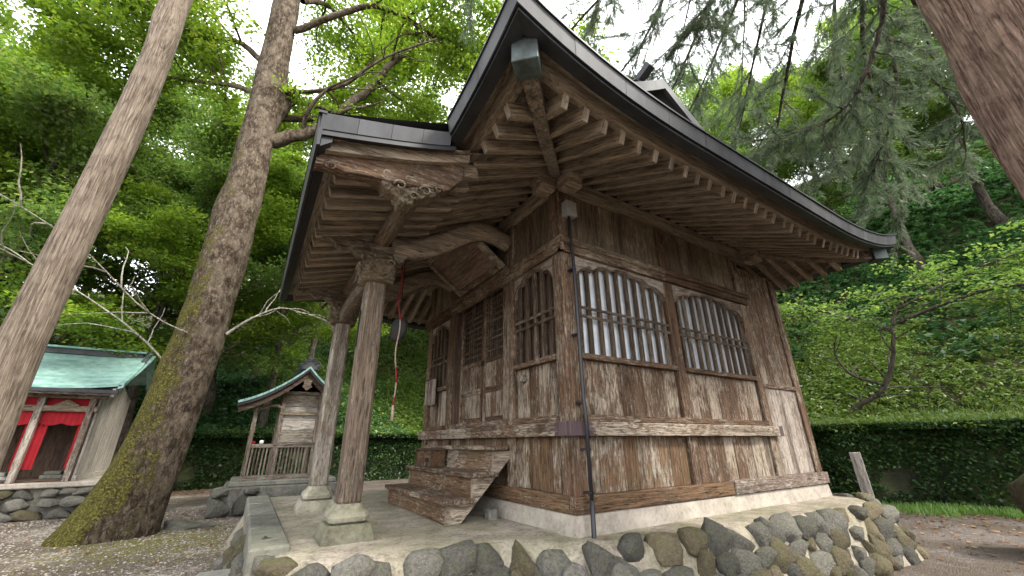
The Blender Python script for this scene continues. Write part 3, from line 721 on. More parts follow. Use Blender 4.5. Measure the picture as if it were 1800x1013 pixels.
# ---- roof skin (mostly out of sight above the eaves)
def roofskin(side):
    prof = [(1.60, .35), (1.2, .47), (.7, .66), (.1, .98), (-.5, 1.38), (-.9, 1.70)]
    a, b = SIDE[side][:2]; rings = []
    for (d, dz) in prof:
        rings.append([P3(side, a - d + t / 20 * (b - a + 2 * d), d, (3.93 - .468 * 1.6 + lift(side, a - d + t / 20 * (b - a + 2 * d)) * max(0, (d + .9) / 2.5)) + dz) for t in range(21)])
    return MB().loops(rings, close=False, caps=False)
for side in ('near', 'front', 'rear', 'far'): roofskin(side).build('roof_slope', M_roof, hall, True)
# upper gabled roof
gx, gz0, gz1 = 4.68, 4.85, 6.16
def gprof(u): return gz1 - (gz1 - gz0) * (1.18 * u - .18 * u * u)
for sg in (-1, 1):
    rings = []
    for i in range(9):
        u = i / 8; x = gx + sg * 2.15 * u; z = gprof(u); rings.append([(x, 2.80, z), (x, 7.7, z), (x, 7.7, z + .14), (x, 2.80, z + .14)])
    MB().loops(rings).build('upper_roof_slope', M_roofl, hall)
    rings = []
    for i in range(9):
        u = i / 8; x = gx + sg * 2.15 * u; z = gprof(u); rings.append([(x, 2.74, z - .05), (x, 2.797, z - .05), (x, 2.797, z + .155), (x, 2.74, z + .155)])
    MB().loops(rings).build('gable_verge', M_roofl, hall)
MB().prism([(gx - 1.9, gz0 + .05), (gx, gz1 - .02), (gx + 1.9, gz0 + .05)], 'y', 3.02, 3.06).build('gable_wall', W['darkz'], hall)
MB().prism([(gx - .16, 6.26), (gx - .10, 6.52), (gx + .10, 6.52), (gx + .16, 6.26)], 'y', 3.245, 7.5).build('ridge', M_roof, hall)
# ridge end ornament with scrolls and a block
on = MB().prism([(gx - .30, 6.22), (gx - .36, 6.35), (gx - .26, 6.47), (gx - .20, 6.59), (gx - .08, 6.67), (gx + .08, 6.67), (gx + .20, 6.59), (gx + .26, 6.47), (gx + .36, 6.35), (gx + .30, 6.22)], 'y', 3.14, 3.24).build('ridge_ornament', M_roofl, hall)
for sg in (-1, 1):
    for (cx2, cz2, rr_) in ((.14, 6.51, .09), (.23, 6.35, .08), (.09, 6.36, .06)):
        MB().tube([(gx + sg * (cx2 + (rr_ - .006 * j) * math.cos(j * .5)), 3.13, cz2 + (rr_ - .006 * j) * math.sin(j * .5)) for j in range(15)], .018, 6).build('scroll', M_roofl, on, True)
MB().obox((gx, 3.12, 6.74), (1, 0, 0), (0, .93, -.37), (0, .37, .93), -.07, .07, -.22, .2, -.07, .07, .008).build('ornament_block', M_roof, on)

# ---- porch (kohai)
KY0, KY1, KX = 2.70, 7.25, .03
def zk(x, y=5): 
    e = max(0, 1 - (y - KY0) / 1.6) ** 2 * .03 + max(0, 1 - (KY1 - y) / 1.8) ** 2 * .16
    return 3.15 - .345 * (1.05 - x) + .03 * ((1.05 - x)) ** 2 + e * min(1, max(0, (1.05 - x)))
y = KY0 + .26
while y < KY1 - .1:
    p0 = Vector((1.46, y, zk(1.46, y) - .03)); p1 = Vector((.22, y, zk(.22, y) + .005)); ax = (p1 - p0); L = ax.length; ax.normalize(); ay = Vector((0, 0, 1)).cross(ax).normalized(); az = ax.cross(ay)
    lbeam('porch_rafter', p0, ax, ay, az, L, -.037, .037, -.035, .11)
    y += .222
for k in range(6):
    x0 = .16 + k * .225; x1 = x0 + .219; N = 14
    rings = [[(x0, yy, zk(x0, yy) + .108), (x1, yy, zk(x1, yy) + .108), (x1, yy, zk(x1, yy) + .125), (x0, yy, zk(x0, yy) + .125)] for yy in np.linspace(KY0 + .08, KY1 - .08, N)]
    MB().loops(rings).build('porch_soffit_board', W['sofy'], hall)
def ysweep(name, mat, prof, y0, y1, n=12):
    rings = [[(x, yy, zk(max(x, KX), yy) + dz) for (x, dz) in prof] for yy in np.linspace(y0, y1, n)]
    return MB().loops(rings).build(name, mat, hall)
ysweep('porch_eave_board', W['rafy'], [(.13, .10), (.24, .10), (.24, .20), (.12, .20)], KY0 + .06, KY1 - .06)
ysweep('porch_drip_board', M_dark, [(.055, -.02), (.13, .03), (.13, .2), (.055, .2)], KY0 + .03, KY1 - .03)
npan = 9
for k in range(npan):
    y0 = KY0 + (KY1 - KY0) * k / npan; y1 = KY0 + (KY1 - KY0) * (k + 1) / npan - .004
    ysweep('porch_fascia_panel', M_dark, [(.03, -.03), (.05, -.03), (.05, .235), (.01, .235)], y0, y1, 3)
def xsweep(name, mat, yprof, x0, x1, n=10, z=None):
    rings = [[(x, yy, zk(x, KY0 if yy < 5 else KY1) + dz + .06 * max(0, x - .6) ** 2) for (yy, dz) in yprof] for x in np.linspace(x0, x1, n)]
    return MB().loops(rings).build(name, mat, hall)
for k in range(4):
    x0 = .03 + 1.03 * k / 4; x1 = .03 + 1.03 * (k + 1) / 4 - .003
    xsweep('verge_panel', M_roof, [(KY0, .115), (KY0 + .02, .115), (KY0 + .02, .245), (KY0 - .025, .245)], x0, x1, 5)
    xsweep('verge_panel', M_roof, [(KY1, .035), (KY1 - .02, .035), (KY1 - .02, .245), (KY1 + .025, .245)], x0, x1, 5)
xsweep('verge_drip', M_dark, [(KY0 + .008, .07), (KY0 + .14, .12), (KY0 + .14, .16), (KY0 + .008, .113)], .04, 1.12)
xsweep('verge_board', W['rafx'], [(KY0 + .10, .0), (KY0 + .15, .0), (KY0 + .15, .14), (KY0 + .10, .14)], .10, 1.30)
xsweep('verge_drip', M_dark, [(KY1 - .021, .0), (KY1 - .14, .10), (KY1 - .14, .13), (KY1 - .021, .06)], .04, 1.12)
# porch roof skin running up into the main roof
rings = []
for x in np.linspace(.01, 2.2, 12):
    zz = zk(x) + .25 + .10 * x if x < 1.1 else zk(1.1) + .25 + .11 + (x - 1.1) * .5
    rings.append([(x, yy, zz + (zk(x, yy) - zk(x))) for yy in np.linspace(KY0 - .02, KY1 + .02, 12)])
MB().loops(rings, close=False, caps=False).build('porch_roof_slope', M_roof, hall, True)
ysweep('porch_roof_lip', M_dark, [(.005, .236), (.06, .236), (.06, .258), (.005, .255)], KY0 - .03, KY1 + .03)


# carved barge beam at the verge, with its scrolled tip
def carved(name, prof_fn, x0, x1, y0, y1, mat, parent, nx=70, nz=14, amp=.012, seed=1, freq=14, n_y=5):
    """solid slab between bottom(x) and top(x), its two faces worked with relief"""
    xs = np.linspace(x0, x1, nx); rings = []
    for x in xs:
        zb, zt = prof_fn(x); r = []
        r += [(x, y0, z) for z in np.linspace(zb, zt, nz)]; r += [(x, y, zt) for y in np.linspace(y0, y1, n_y)[1:-1]]
        r += [(x, y1, z) for z in np.linspace(zt, zb, nz)]; r += [(x, y, zb) for y in np.linspace(y1, y0, n_y)[1:-1]]
        rings.append(r)
    P = np.array(rings); Q = P.reshape(-1, 3); k = fbm(Q * freq, 4, seed); k2 = fbm(Q * freq * .45, 2, seed + 5)
    ridge = (.5 - np.abs(k) * 4).clip(-.6, .5) + k2 * 1.5
    ctr = Q.mean(0); dirn = np.zeros_like(Q); dirn[:, 1] = np.sign(Q[:, 1] - (y0 + y1) / 2); dirn[:, 2] = -.5 * (np.abs(Q[:, 2] - np.repeat([prof_fn(x)[0] for x in xs], P.shape[1])) < 1e-6)
    Q = Q + dirn * (ridge * amp)[:, None]
    return MB().loops([list(map(tuple, r)) for r in Q.reshape(P.shape)]).build(name, mat, parent, True)
def barge(x):
    t = (x - .05) / 1.2; zt = zk(x, KY0) + .0 + .05 * t
    zb = 2.735 + .085 * math.sin(min(1, t) * math.pi) + .01 * math.sin(t * 20) * (t < .2) + (.04 * (1 - t * 5) if t < .2 else 0) + (.0 if t < .45 else (t - .45) ** 1.4 * .50)
    if t > .9: zb += (t - .9) * 1.2
    return min(zb, zt - .04), zt
carved('barge_beam', barge, .05, 1.27, KY0 + .155, KY0 + .26, mat=W['wallx'], parent=hall, amp=.006, seed=4, freq=9)
MB().tube([(.16 + (.055 - .0035 * j) * math.cos(j * .55 + 2), KY0 + .152, 2.80 + (.05 - .0032 * j) * math.sin(j * .55 + 2)) for j in range(14)], .007, 5).build('scroll_carving', W['darkx'], hall, True)
def brk(x):
    t = (x - .50) / .66; zb = 2.87 - .20 * math.sin(min(1, max(0, t)) * math.pi) ** .8 + .012 * math.sin(t * 31) + (.16 * t if t > .5 else 0); return min(zb, 3.0), max(2.86 + .14 * t, zb + .03)
carved('carved_bracket', brk, .50, 1.18, KY0 + .19, KY0 + .33, W['carve'], hall, amp=.040, seed=8, freq=30, nx=130, nz=26)
for (sx_, sz_, sr_, sg_) in ((.58, 2.88, .05, 1), (.70, 2.82, .055, -1), (.82, 2.75, .05, 1), (.92, 2.84, .055, -1), (1.04, 2.90, .05, 1), (.76, 2.90, .04, 1), (.87, 2.92, .035, -1)):
    MB().tube([(sx_ + sg_ * (sr_ - .0036 * j) * math.cos(j * .6), KY0 + .165 - .012 * math.sin(j * .3), sz_ + (sr_ - .0036 * j) * math.sin(j * .6)) for j in range(12)], [.011 - .0005 * j for j in range(12)], 6).build('scroll_carving', W['carve'], hall, True)
# porch purlin with a round nose, beams and posts
MB().tube([(.90, yy, 2.965 + .02 * max(0, 3.4 - yy)) for yy in np.linspace(2.95, 7.05, 12)], .092, 14).build('porch_purlin', W['posty'], hall, True)
for py in (4.31, 6.21):
    mb = MB(); hw = .106; c = .03
    ring = lambda z, h=hw, c=c: [(.90 - h + c, py - h, z), (.90 + h - c, py - h, z), (.90 + h, py - h + c, z), (.90 + h, py + h - c, z), (.90 + h - c, py + h, z), (.90 - h + c, py + h, z), (.90 - h, py + h - c, z), (.90 - h, py - h + c, z)]
    mb.loops([ring(.29, .10), ring(.31), ring(1.2), ring(2.0), ring(2.62, .100, .028)])
    post = mb.build('porch_post', W['postz'], hall)
    # stone footing: pad and bell shaped base
    r4 = lambda h, z, q=0: [(.90 + a * h, py + b * h, z) for a, b in ((-1, -1 + q), (-1 + q, -1), (1 - q, -1), (1, -1 + q), (1, 1 - q), (1 - q, 1), (-1 + q, 1), (-1, 1 - q))]
    f1 = MB().loops([r4(.225, -.05, .04), r4(.22, .03, .04), r4(.19, .125, .05), r4(.18, .135, .06)]).build('footing_pad', M_pad, hall)
    f2 = MB().loops([r4(.13, .135, .2), r4(.165, .155, .2), r4(.175, .19, .25), r4(.16, .225, .25), r4(.125, .25, .25), r4(.105, .29, .25)]).build('footing_bell', M_pad, hall)
    # carved capital clasping the post head
    N = 44; rings = []
    for i in range(N + 1):
        z = 2.45 + .34 * i / N; r_ = .15 + .035 * math.sin(i / N * math.pi) ** .6; rings.append([(.90 + r_ * (abs(math.cos(a)) ** .6) * math.copysign(1, math.cos(a)), py + r_ * (abs(math.sin(a)) ** .6) * math.copysign(1, math.sin(a)), z) for a in np.linspace(0, 2 * math.pi, 73)[:-1]])
    Q = np.array(rings).reshape(-1, 3); k = fbm(Q * 27, 4, 21); k2 = fbm(Q * 8, 2, 22); dv = Q - np.array([.9, py, 0]); dv[:, 2] = 0; dv /= np.linalg.norm(dv, axis=1)[:, None]
    Q = Q + dv * (((.35 - np.abs(k) * 4).clip(-.5, .4) * .045 + k2 * .05))[:, None]
    MB().loops([list(map(tuple, r)) for r in Q.reshape(N + 1, 72, 3)]).build('carved_capital', W['carve'], hall, True)
    for (u, v, sr_, sg_) in ((-.10, 2.53, .055, 1), (.06, 2.50, .05, -1), (-.03, 2.63, .06, 1), (.11, 2.66, .05, -1), (-.12, 2.70, .045, 1)):
        MB().tube([(.90 + u + sg_ * (sr_ - .0038 * j) * math.cos(j * .6), py - .20, v + (sr_ - .0038 * j) * math.sin(j * .6)) for j in range(12)], [.012 - .0005 * j for j in range(12)], 6).build('capital_scroll', W['carve'], hall, True)
        MB().tube([(.90 - .20, py + u + sg_ * (sr_ - .0038 * j) * math.cos(j * .6), v + (sr_ - .0038 * j) * math.sin(j * .6)) for j in range(12)], [.012 - .0005 * j for j in range(12)], 6).build('capital_scroll', W['carve'], hall, True)
    r5 = lambda h, z: [(.90 - h, py - h, z), (.90 + h, py - h, z), (.90 + h, py + h, z), (.90 - h, py + h, z)]
    MB().loops([r5(.09, 2.79), r5(.14, 2.83), r5(.14, 2.885)]).build('bearing_block', W['carvez'] if 'carvez' in W else W['postx'], hall)
    # nose bracket pointing outward (towards -x)
    def nose(x, py=py):
        t = (.84 - x) / .56; zb = 2.74 + .24 * t ** 1.2 + .022 * math.sin(t * 17) - .10 * t; return zb, max(zk(x) + .01, zb + .03)
    carved('nose_bracket', lambda x: nose(x), .28, .84, py - .05, py + .05, W['postx'], hall, nx=50, amp=.008, seed=12, freq=12)
    carved('inner_bracket', lambda x: (2.80 + .05 * math.sin((x - .95) * 26) + .2 * max(0, x - 1.1), 2.93 + .05 * (x - .95)), .96, 1.22, py - .045, py + .045, W['postx'], hall, nx=30, amp=.008, seed=13)
    # rainbow beam up to the wall
    cl = [(1.02, 2.97), (1.18, 2.97), (1.40, 3.02), (1.65, 3.16), (1.88, 3.34), (2.10, 3.47), (2.30, 3.52), (2.48, 3.49), (2.66, 3.42)]; rings = []
    # densify
    cc = []
    for i in range(len(cl) - 1):
        for q in range(4):
            u = q / 4; cc.append((cl[i][0] * (1 - u) + cl[i + 1][0] * u, cl[i][1] * (1 - u) + cl[i + 1][1] * u))
    cc.append(cl[-1])
    for j in range(2): cc = [cc[0]] + [((cc[i - 1][0] + 2 * cc[i][0] + cc[i + 1][0]) / 4, (cc[i - 1][1] + 2 * cc[i][1] + cc[i + 1][1]) / 4) for i in range(1, len(cc) - 1)] + [cc[-1]]
    for i, (x, z) in enumerate(cc):
        a = cc[max(0, i - 1)]; b = cc[min(len(cc) - 1, i + 1)]; tx, tz = b[0] - a[0], b[1] - a[1]; l = math.hypot(tx, tz); nx_, nz_ = -tz / l, tx / l; h = .105 + .02 * math.sin(i / len(cc) * math.pi)
        rr2 = []
        for (u, v) in ((-.7, -1), (.7, -1), (1, -.6), (1, .6), (.7, 1), (-.7, 1), (-1, .6), (-1, -.6)): rr2.append((x + nx_ * v * h, py + u * .075, z + nz_ * v * h))
        rings.append(rr2)
    MB().loops(rings).build('rainbow_beam', W['rafx'], hall, True)
# tie beam between the porch posts, slightly arched, with beast shaped noses
rings = []
for i in range(25):
    t = i / 24; yy = 4.36 + 1.80 * t; zc = 2.56 + .09 * math.sin(t * math.pi); h = .12; rings.append([(.83, yy, zc - h), (.97, yy, zc - h), (.985, yy, zc), (.97, yy, zc + h), (.83, yy, zc + h), (.815, yy, zc)])
MB().loops(rings).build('porch_tie_beam', W['posty'], hall, True)
def beast(y0, sgn):
    N = 22; rings = []
    for i in range(N + 1):
        t = i / N; yy = y0 + sgn * .34 * t; r_ = .10 * (1 - .3 * t) * (1 + .25 * math.sin(t * 9)); zc = 2.56 - .10 * t * t
        rings.append([(.90 + r_ * math.cos(a), yy, zc + r_ * 1.15 * math.sin(a)) for a in np.linspace(0, 2 * math.pi, 29)[:-1]])
    Q = np.array(rings).reshape(-1, 3); k = fbm(Q * 17, 3, 31); c0 = np.array([.9, 0, 2.53]); dv = Q - c0; dv[:, 1] = 0; dv /= np.linalg.norm(dv, axis=1)[:, None] + 1e-6
    Q = Q + dv * ((.35 - np.abs(k) * 4).clip(-.5, .4) * .05)[:, None]
    MB().loops([list(map(tuple, r)) for r in Q.reshape(N + 1, 28, 3)]).build('beast_head_carving', W['carve'], hall, True)
beast(6.30, 1)
MB().box(.783, .79, 4.33, 4.37, 1.75, 2.15, .002).build('black_strip', M_black, hall)

# ------------------------------------------------------------------ things on and about the hall
# wooden steps
st = thing('wooden_steps', (2.25, 5.35, 0), 'three worn wooden steps with white flaking paint leading to the doors', 'steps')
SY0, SY1 = 4.33, 6.42
for k, (x, z) in enumerate(((1.87, .235), (2.16, .485), (2.42, .76))):
    z0 = (0.0, .19, .44)[k]
    MB().box(x + .02, x + .05, SY0 + .02, SY1 - .02, (0.003 if k == 0 else z0 - .0), z - .05).build('riser', W['lowy'], st)
    MB().box(x - .03, x + (.34 if k < 2 else .20), SY0 - .05, SY1 + .05, z - .05, z, .008).build('tread', W['wally'], st)
for yy in (SY0 - .022, SY1 - .018):
    MB().prism([(1.885, .002), (2.05, .002), (2.66, .62), (2.66, .70), (2.44, .70), (2.44, .43), (2.18, .43), (2.18, .184), (1.885, .184)], 'y', yy, yy + .04).build('side_stringer', W['wallx'], st)
# offering box
ob = thing('offering_box', (2.32, 5.95, .485), 'small brown wooden offering box standing on the middle step', 'offering box')
MB().box(2.20, 2.41, 5.62, 6.22, .487, .70, .005).build('box_body', W['lowy'], ob)
MB().box(2.18, 2.43, 5.60, 6.24, .70, .725, .004).build('box_lid', W['darky'], ob)
for yy in (5.615, 6.19): MB().box(2.192, 2.2, yy, yy + .035, .49, .70, .002).build('corner_strip', W['darkz'], ob)
MB().box(2.190, 2.2, 5.90, 5.925, .49, .70, .002).build('corner_strip', W['darkz'], ob)
MB().box(2.185, 2.2, 5.72, 5.80, .55, .60, .004).build('hasp', M_black, ob)
MB().tube([(2.178, 5.76, .545), (2.172, 5.76, .50)], .018, 8).build('padlock', M_plate, ob)
# name plaque leaning out over the door
pq = thing('name_plaque', (2.4, 5.0, 3.2), 'tilted blank wooden plaque with peeling frame hanging over the doors', 'plaque')
a = Vector((2.58, 4.42, 3.14)); b = Vector((2.58, 5.72, 3.14)); c = Vector((2.02, 5.72, 3.56)); uy = (b - a).normalized(); uz = (c - b).normalized(); ux = uy.cross(uz); LH = (c - b).length
if ux.x > 0: ux = -ux
MB().obox(a, ux, uy, uz, -.02, .0, 0, 1.30, 0, LH, .004).build('plaque_board', wood('plaque_wood', 'y', (.07, .042, .030), (.19, .125, .095), (.34, .27, .22), .4), pq)
for (u0, u1, v0, v1) in ((-.06, .03, -.06, LH + .06), (1.27, 1.36, -.06, LH + .06), (.032, 1.268, -.06, .03), (.032, 1.268, LH - .03, LH + .06)):
    MB().obox(a, ux, uy, uz, -.03, .045, u0, u1, v0, v1, .008).build('frame_bar', W['wally'], pq)
MB().obox(a, ux, uy, uz, -.5, -.03, .1, .14, LH - .1, LH - .06, .004).build('hanger', W['darky'], pq)
# small notice hung on the left bay
nb_ = thing('notice_board', (2.6, 6.85, 1.6), 'small slatted wooden notice board hung beside the doors', 'notice board')
MB().box(2.56, 2.60, 6.62, 7.02, 1.40, 1.83, .004).build('board', W['palez'], nb_)
for k in range(7): MB().box(2.548, 2.559, 6.65 + k * .052, 6.68 + k * .052, 1.42, 1.81, .002).build('slat', W['palez'], nb_)
MB().box(2.54, 2.60, 6.60, 7.04, 1.831, 1.85, .003).build('top_cap', W['darky'], nb_)
# gong and bell rope
gg = thing('gong', (1.42, 5.1, 2.25), 'dark flat round temple gong hanging under the porch', 'gong')
def disc(cx_, cy_, cz_, r, th, name, mat, par):
    mb = MB(); rings = []
    for (yy, rr_) in ((-th, .0), (-th, r * .75), (-th * .5, r * .97), (0, r), (th * .5, r * .97), (th, r * .75), (th, .0)):
        rr_ = max(rr_, .002); rings.append([(cx_ + yy * .94 - rr_ * math.cos(q) * .34, cy_ + yy * .34 + rr_ * math.cos(q) * .94, cz_ + rr_ * math.sin(q)) for q in np.linspace(0, 2 * math.pi, 25)[:-1]])
    return mb.loops(rings).build(name, mat, par, True)
disc(1.42, 5.05, 2.19, .16, .04, 'gong_disc', M_bronze, gg)
MB().tube([(1.42, 5.05, 2.33), (1.42, 5.05, 2.42), (1.42, 5.05, 3.2)], [.012, .006, .006], 6).build('hanging_wire', M_black, gg)
rp = thing('bell_rope', (1.38, 5.2, 1.3), 'twisted red and faded white cloth rope hanging in front of the steps', 'rope')
pr = [Vector((1.36 + .015 * math.sin(i * .8), 4.98 + .02 * math.sin(i * .5) - .012 * i, 3.05 - .088 * i)) for i in range(22)]
for (i0, i1, m, r_) in ((0, 9, M_redrope, .011), (9, 16, M_whiter, .008), (16, 18, M_redrope, .011), (18, 20, M_whiter, .008), (20, 22, M_redrope, .011)):
    MB().tube(pr[i0:i1 + 1] if i1 < 22 else pr[i0:], r_, 7).build('rope_length', m, rp, True)
MB().tube([pr[-1], pr[-1] + Vector((0, -.01, -.17))], [.014, .018], 7).build('tassel', M_whiter, rp, True)
# electrical box and pipe at the corner
eb = thing('junction_box', (2.66, 3.1, 3.5), 'grey electrical box at the top of the hall corner with black pipe below', 'electrical box')
MB().box(2.70, 2.86, 3.06, 3.165, 3.30, 3.50, .008).build('box_case', M_grey, eb)
MB().tube([(2.77, 3.115, 3.30), (2.765, 3.115, 3.0), (2.765, 3.085, 2.8), (2.765, 3.075, 1.2), (2.765, 3.06, 1.06), (2.765, 3.06, .3)], .019, 8).build('cable_pipe', M_pipe, eb, True)
MB().tube([(2.765, 3.06, .3), (2.765, 3.065, .0), (2.765, 3.05, -.03)], .022, 8).build('pipe_foot', M_pipe, eb, True)
for z in (2.6, 1.85, 1.15, .72, .35): MB().box(2.735, 2.795, 3.07 if z > 1.1 else 3.045, 3.165 if z > 1.1 else 3.14, z, z + .02, .003).build('pipe_clip', M_pipe, eb)
# things on the ground about the hall
o = MB().box(2.42, 2.53, 4.35, 4.47, -.02, .10, .012).build('stone_block', M_slab); tag(o, 'small squared grey stone block beside the foot of the steps', 'stone block')

# ------------------------------------------------------------------ low shrine with red curtains, left
rs = thing('curtained_shrine', (-5, 13.8, GZ), 'low wooden shrine with green copper roof and red curtains behind the trees', 'shrine')
RX1, RY = -3.05, 13.0
base = thing('rubble_plinth', (-5, 14, GZ), 'rough stone base carrying the red curtained shrine', 'stone base')
MB().loops([[(-8.3, 12.98, z), (-2.35, 12.98, z), (-2.35, 16.3, z), (-8.3, 16.3, z)] for z in (GZ - .05, -.02)]).build('rubble_core', M_rock, base)
MB().box(-8.35, -2.25, 12.86, 16.4, -.02, .085, .02).build('cap_slab', M_plinth, base)
for row in range(3):
    x = -8.2 + row * .1
    while x < -2.3:
        wd_ = rnd.uniform(.14, .27); rock('base_stone', base, (x, 12.95 - .05 * row + rnd.uniform(-.02, .02), -.12 - row * .19), (wd_, .12, .125), (rnd.uniform(-.2, .2), rnd.uniform(-.25, .25), 0), rnd.random() < .3); x += wd_ * 1.75
for k in range(5): rock('base_stone', base, (-2.33, 13.2 + k * .4, -.2), (.15, .24, .22), (0, 0, 0))
def R(name, mat, *a, ch=.006): return bx(name, mat, rs, *a, ch)
for x in (-7.55, -6.65, -5.75, -4.83, -3.93, -3.12):
    R('front_post', W['palez'], x - .05, x + .06, RY - .06, RY + .05, .087, 1.78)
R('front_beam', W['carve'], -8.1, -3.0, RY - .04, RY + .04, 1.50, 1.62); R('eave_beam', W['palex'], -8.1, -2.9, RY - .05, RY + .05, 1.78, 1.88)
R('back_wall', W['darkz'], -8.1, -3.1, 14.2, 14.26, .087, 1.9); R('inner_floor', W['darkx'], -8.1, -3.1, RY + .1, 14.2, .087, .14)
for k in range(12):
    R('side_board', W['silverz'], RX1 + .0 + .002 * (k % 2), RX1 + .04, RY + .06 + k * .222, RY + .278 + k * .222, .2, 2.0 + .05 * min(k, 11 - k), ch=.003)
R('side_sill', W['silvery'], RX1 - .0, RX1 + .07, RY + .05, 15.75, .087, .197)
for (xa, xb) in ((-7.49, -6.70), (-6.59, -5.80), (-5.69, -4.88), (-4.77, -3.98), (-3.87, -3.17)):
    N = 24; rings = []
    for zt in range(6):       # valance with scalloped foot
        rings.append([(xa + (xb - xa) * i / N, RY + .06 + .012 * math.sin(i * 1.9), 1.50 - (1.50 - (1.26 - .05 * abs(math.sin(i / N * math.pi * 2)) )) * zt / 5) for i in range(N + 1)])
    MB().loops(rings, close=False, caps=False).build('curtain_valance', M_red, rs, True)
    for (ua, ub) in ((xa - .02, xa + .15), (xb - .08, xb + .03)):
        rings = [[(ua + (ub - ua) * i / 8, RY + .09 + .02 * math.sin(i * 1.6), z) for i in range(9)] for z in np.linspace(1.35, .34, 6)]
        MB().loops(rings, close=False, caps=False).build('side_curtain', M_red, rs, True)
    rings = [[(xa + (xb - xa) * i / 8, RY + .10, z) for i in range(9)] for z in (1.78, 1.62)]
    MB().loops(rings, close=False, caps=False).build('upper_cloth', M_red, rs)
    xm = (xa + xb) / 2
    Q = carved('frog_leg_carving', lambda x, xm=xm: (1.62, 1.64 + .12 * max(0, 1 - abs(x - xm) / .2)), xm - .2, xm + .2, RY - .04, RY + .03, W['carve'], rs, nx=24, nz=6, amp=.012)
    for q in range(2): R('offering_stone', M_slab, xb - .40 + q * .05, xb - .05 - q * .04, RY + .12, RY + .40, .142 + q * .075, .215 + q * .075, ch=.012)
for k in range(24): R('rafter_end', W['palex'], -8.0 + k * .215, -7.93 + k * .215, 12.62, 13.0, 1.83, 1.88)
# copper roof in overlapping courses
def rprof(u): return 1.92 + 1.0 * (u * .72 + .28 * u * u)       # u 0 at the eave, 1 at the ridge
NR = 16
for sg, nm in ((1, 'copper_course'), (-1, 'copper_course')):
    for k in range(NR):
        u0, u1 = k / NR, (k + 1) / NR; rings = []
        for i in range(13):
            t = i / 12; x = -8.6 + (RX1 + .42 + 8.6) * t; cu = .10 * max(0, (t - .82) / .18) ** 2
            f = lambda u, dz: (x + .12 * u * (t > .99), 14.25 - sg * 1.75 * (1 - u), rprof(u) + dz + cu * (1 - .3 * u))
            rings.append([f(u0, .03), f(u0, .055), f(u1, .062), f(u1, .03)])
        if sg == 1 or k > 6: MB().loops(rings).build(nm, M_green, rs)
for sg in (1, -1):
    rings = []
    for i in range(11):
        u = i / 10; rings.append([(RX1 + .36, 14.25 - sg * 1.75 * (1 - u), rprof(u) + .08 - .02), (RX1 + .45, 14.25 - sg * 1.75 * (1 - u), rprof(u) + .10), (RX1 + .45, 14.25 - sg * 1.75 * (1 - u), rprof(u) + .19), (RX1 + .36, 14.25 - sg * 1.75 * (1 - u), rprof(u) + .19)])
    MB().loops(rings).build('verge_roll', M_green, rs)
    rings = []
    for i in range(11):
        u = i / 10; rings.append([(RX1 + .28, 14.25 - sg * 1.72 * (1 - u), rprof(u) - .11), (RX1 + .34, 14.25 - sg * 1.72 * (1 - u), rprof(u) - .11), (RX1 + .34, 14.25 - sg * 1.72 * (1 - u), rprof(u) + .06), (RX1 + .28, 14.25 - sg * 1.72 * (1 - u), rprof(u) + .06)])
    if sg == 1: MB().loops(rings).build('barge_board', W['silvery'], rs)
R('eave_edge', M_dark, -8.6, RX1 + .4, 12.47, 12.52, 1.87, 1.95); R('eave_board', W['palex'], -8.5, RX1 + .3, 12.54, 12.66, 1.84, 1.90)
MB().prism([(13.0, 1.95), (14.25, 2.80), (15.5, 1.95)], 'x', -3.2, -3.08).build('gable_wall', W['silverz'], rs)
R('ridge_box', M_roof, -8.4, RX1 + .30, 14.13, 14.37, 2.93, 3.06); R('ridge_cap', M_green, -8.45, RX1 + .36, 14.05, 14.45, 3.061, 3.11)
rx = RX1 + .40
for j, (dy, dz, r_) in enumerate(((0, 3.05, .12), (-.17, 2.95, .075), (-.30, 2.87, .06), (-.42, 2.80, .05))):
    MB().tube([(rx - .04, 14.25 + dy, dz), (rx + .05, 14.25 + dy, dz)], r_, 12).build('ridge_end_scroll', M_roofl, rs, True)

# ------------------------------------------------------------------ small shrine on its own base
ss = thing('small_shrine', (.8, 11.8, GZ), 'little brown wooden shrine with curved green copper roof on a stone base', 'shrine')
sb = thing('rubble_plinth', (.8, 11.8, GZ), 'mossy base of large dark boulders under the little shrine', 'stone base')
MB().box(-.15, 2.0, 11.15, 13.0, -.06, .045, .02).build('cap_slab', M_slab, sb); MB().box(.75, 2.0, 11.148, 11.4, -.055, .047, .02).build('cap_slab', M_slab, sb)
MB().box(-.25, 2.1, 11.1, 13.1, -.66, -.062, .03).build('rubble_core', M_rock, sb)
for (x, z, wd_, h_) in ((-.18, -.36, .27, .30), (.22, -.40, .24, .26), (.62, -.22, .22, .16), (.55, -.5, .2, .15), (.98, -.38, .2, .25), (1.32, -.28, .2, .2), (1.3, -.55, .2, .12), (1.7, -.36, .22, .25), (-.25, -.15, .18, .10), (.30, -.14, .2, .09), (1.62, -.14, .2, .09)):
    rock('boulder', sb, (x, 11.06, z), (wd_, .2, h_), (rnd.uniform(-.2, .2), rnd.uniform(-.2, .2), 0), False)
for k in range(4): rock('boulder', sb, (-.3, 11.4 + k * .4, -.35), (.2, .25, .28), (0, 0, 0), False)
def S(name, mat, *a, ch=.005): return bx(name, mat, ss, *a, ch)
fy = 11.3
S('sill', W['postx'], .02, 1.55, fy - .02, fy + .08, .047, .15)
for x in (.07, .60, 1.40): S('post', W['postz'], x - .045, x + .045, fy - .035, fy + .055, .15, 1.72 if x < .1 else 2.05)
for x in (.07, .60, 1.40): S('rear_post', W['postz'], x - .045, x + .045, 12.4, 12.49, .047, 1.75 if x < .1 else 2.1)
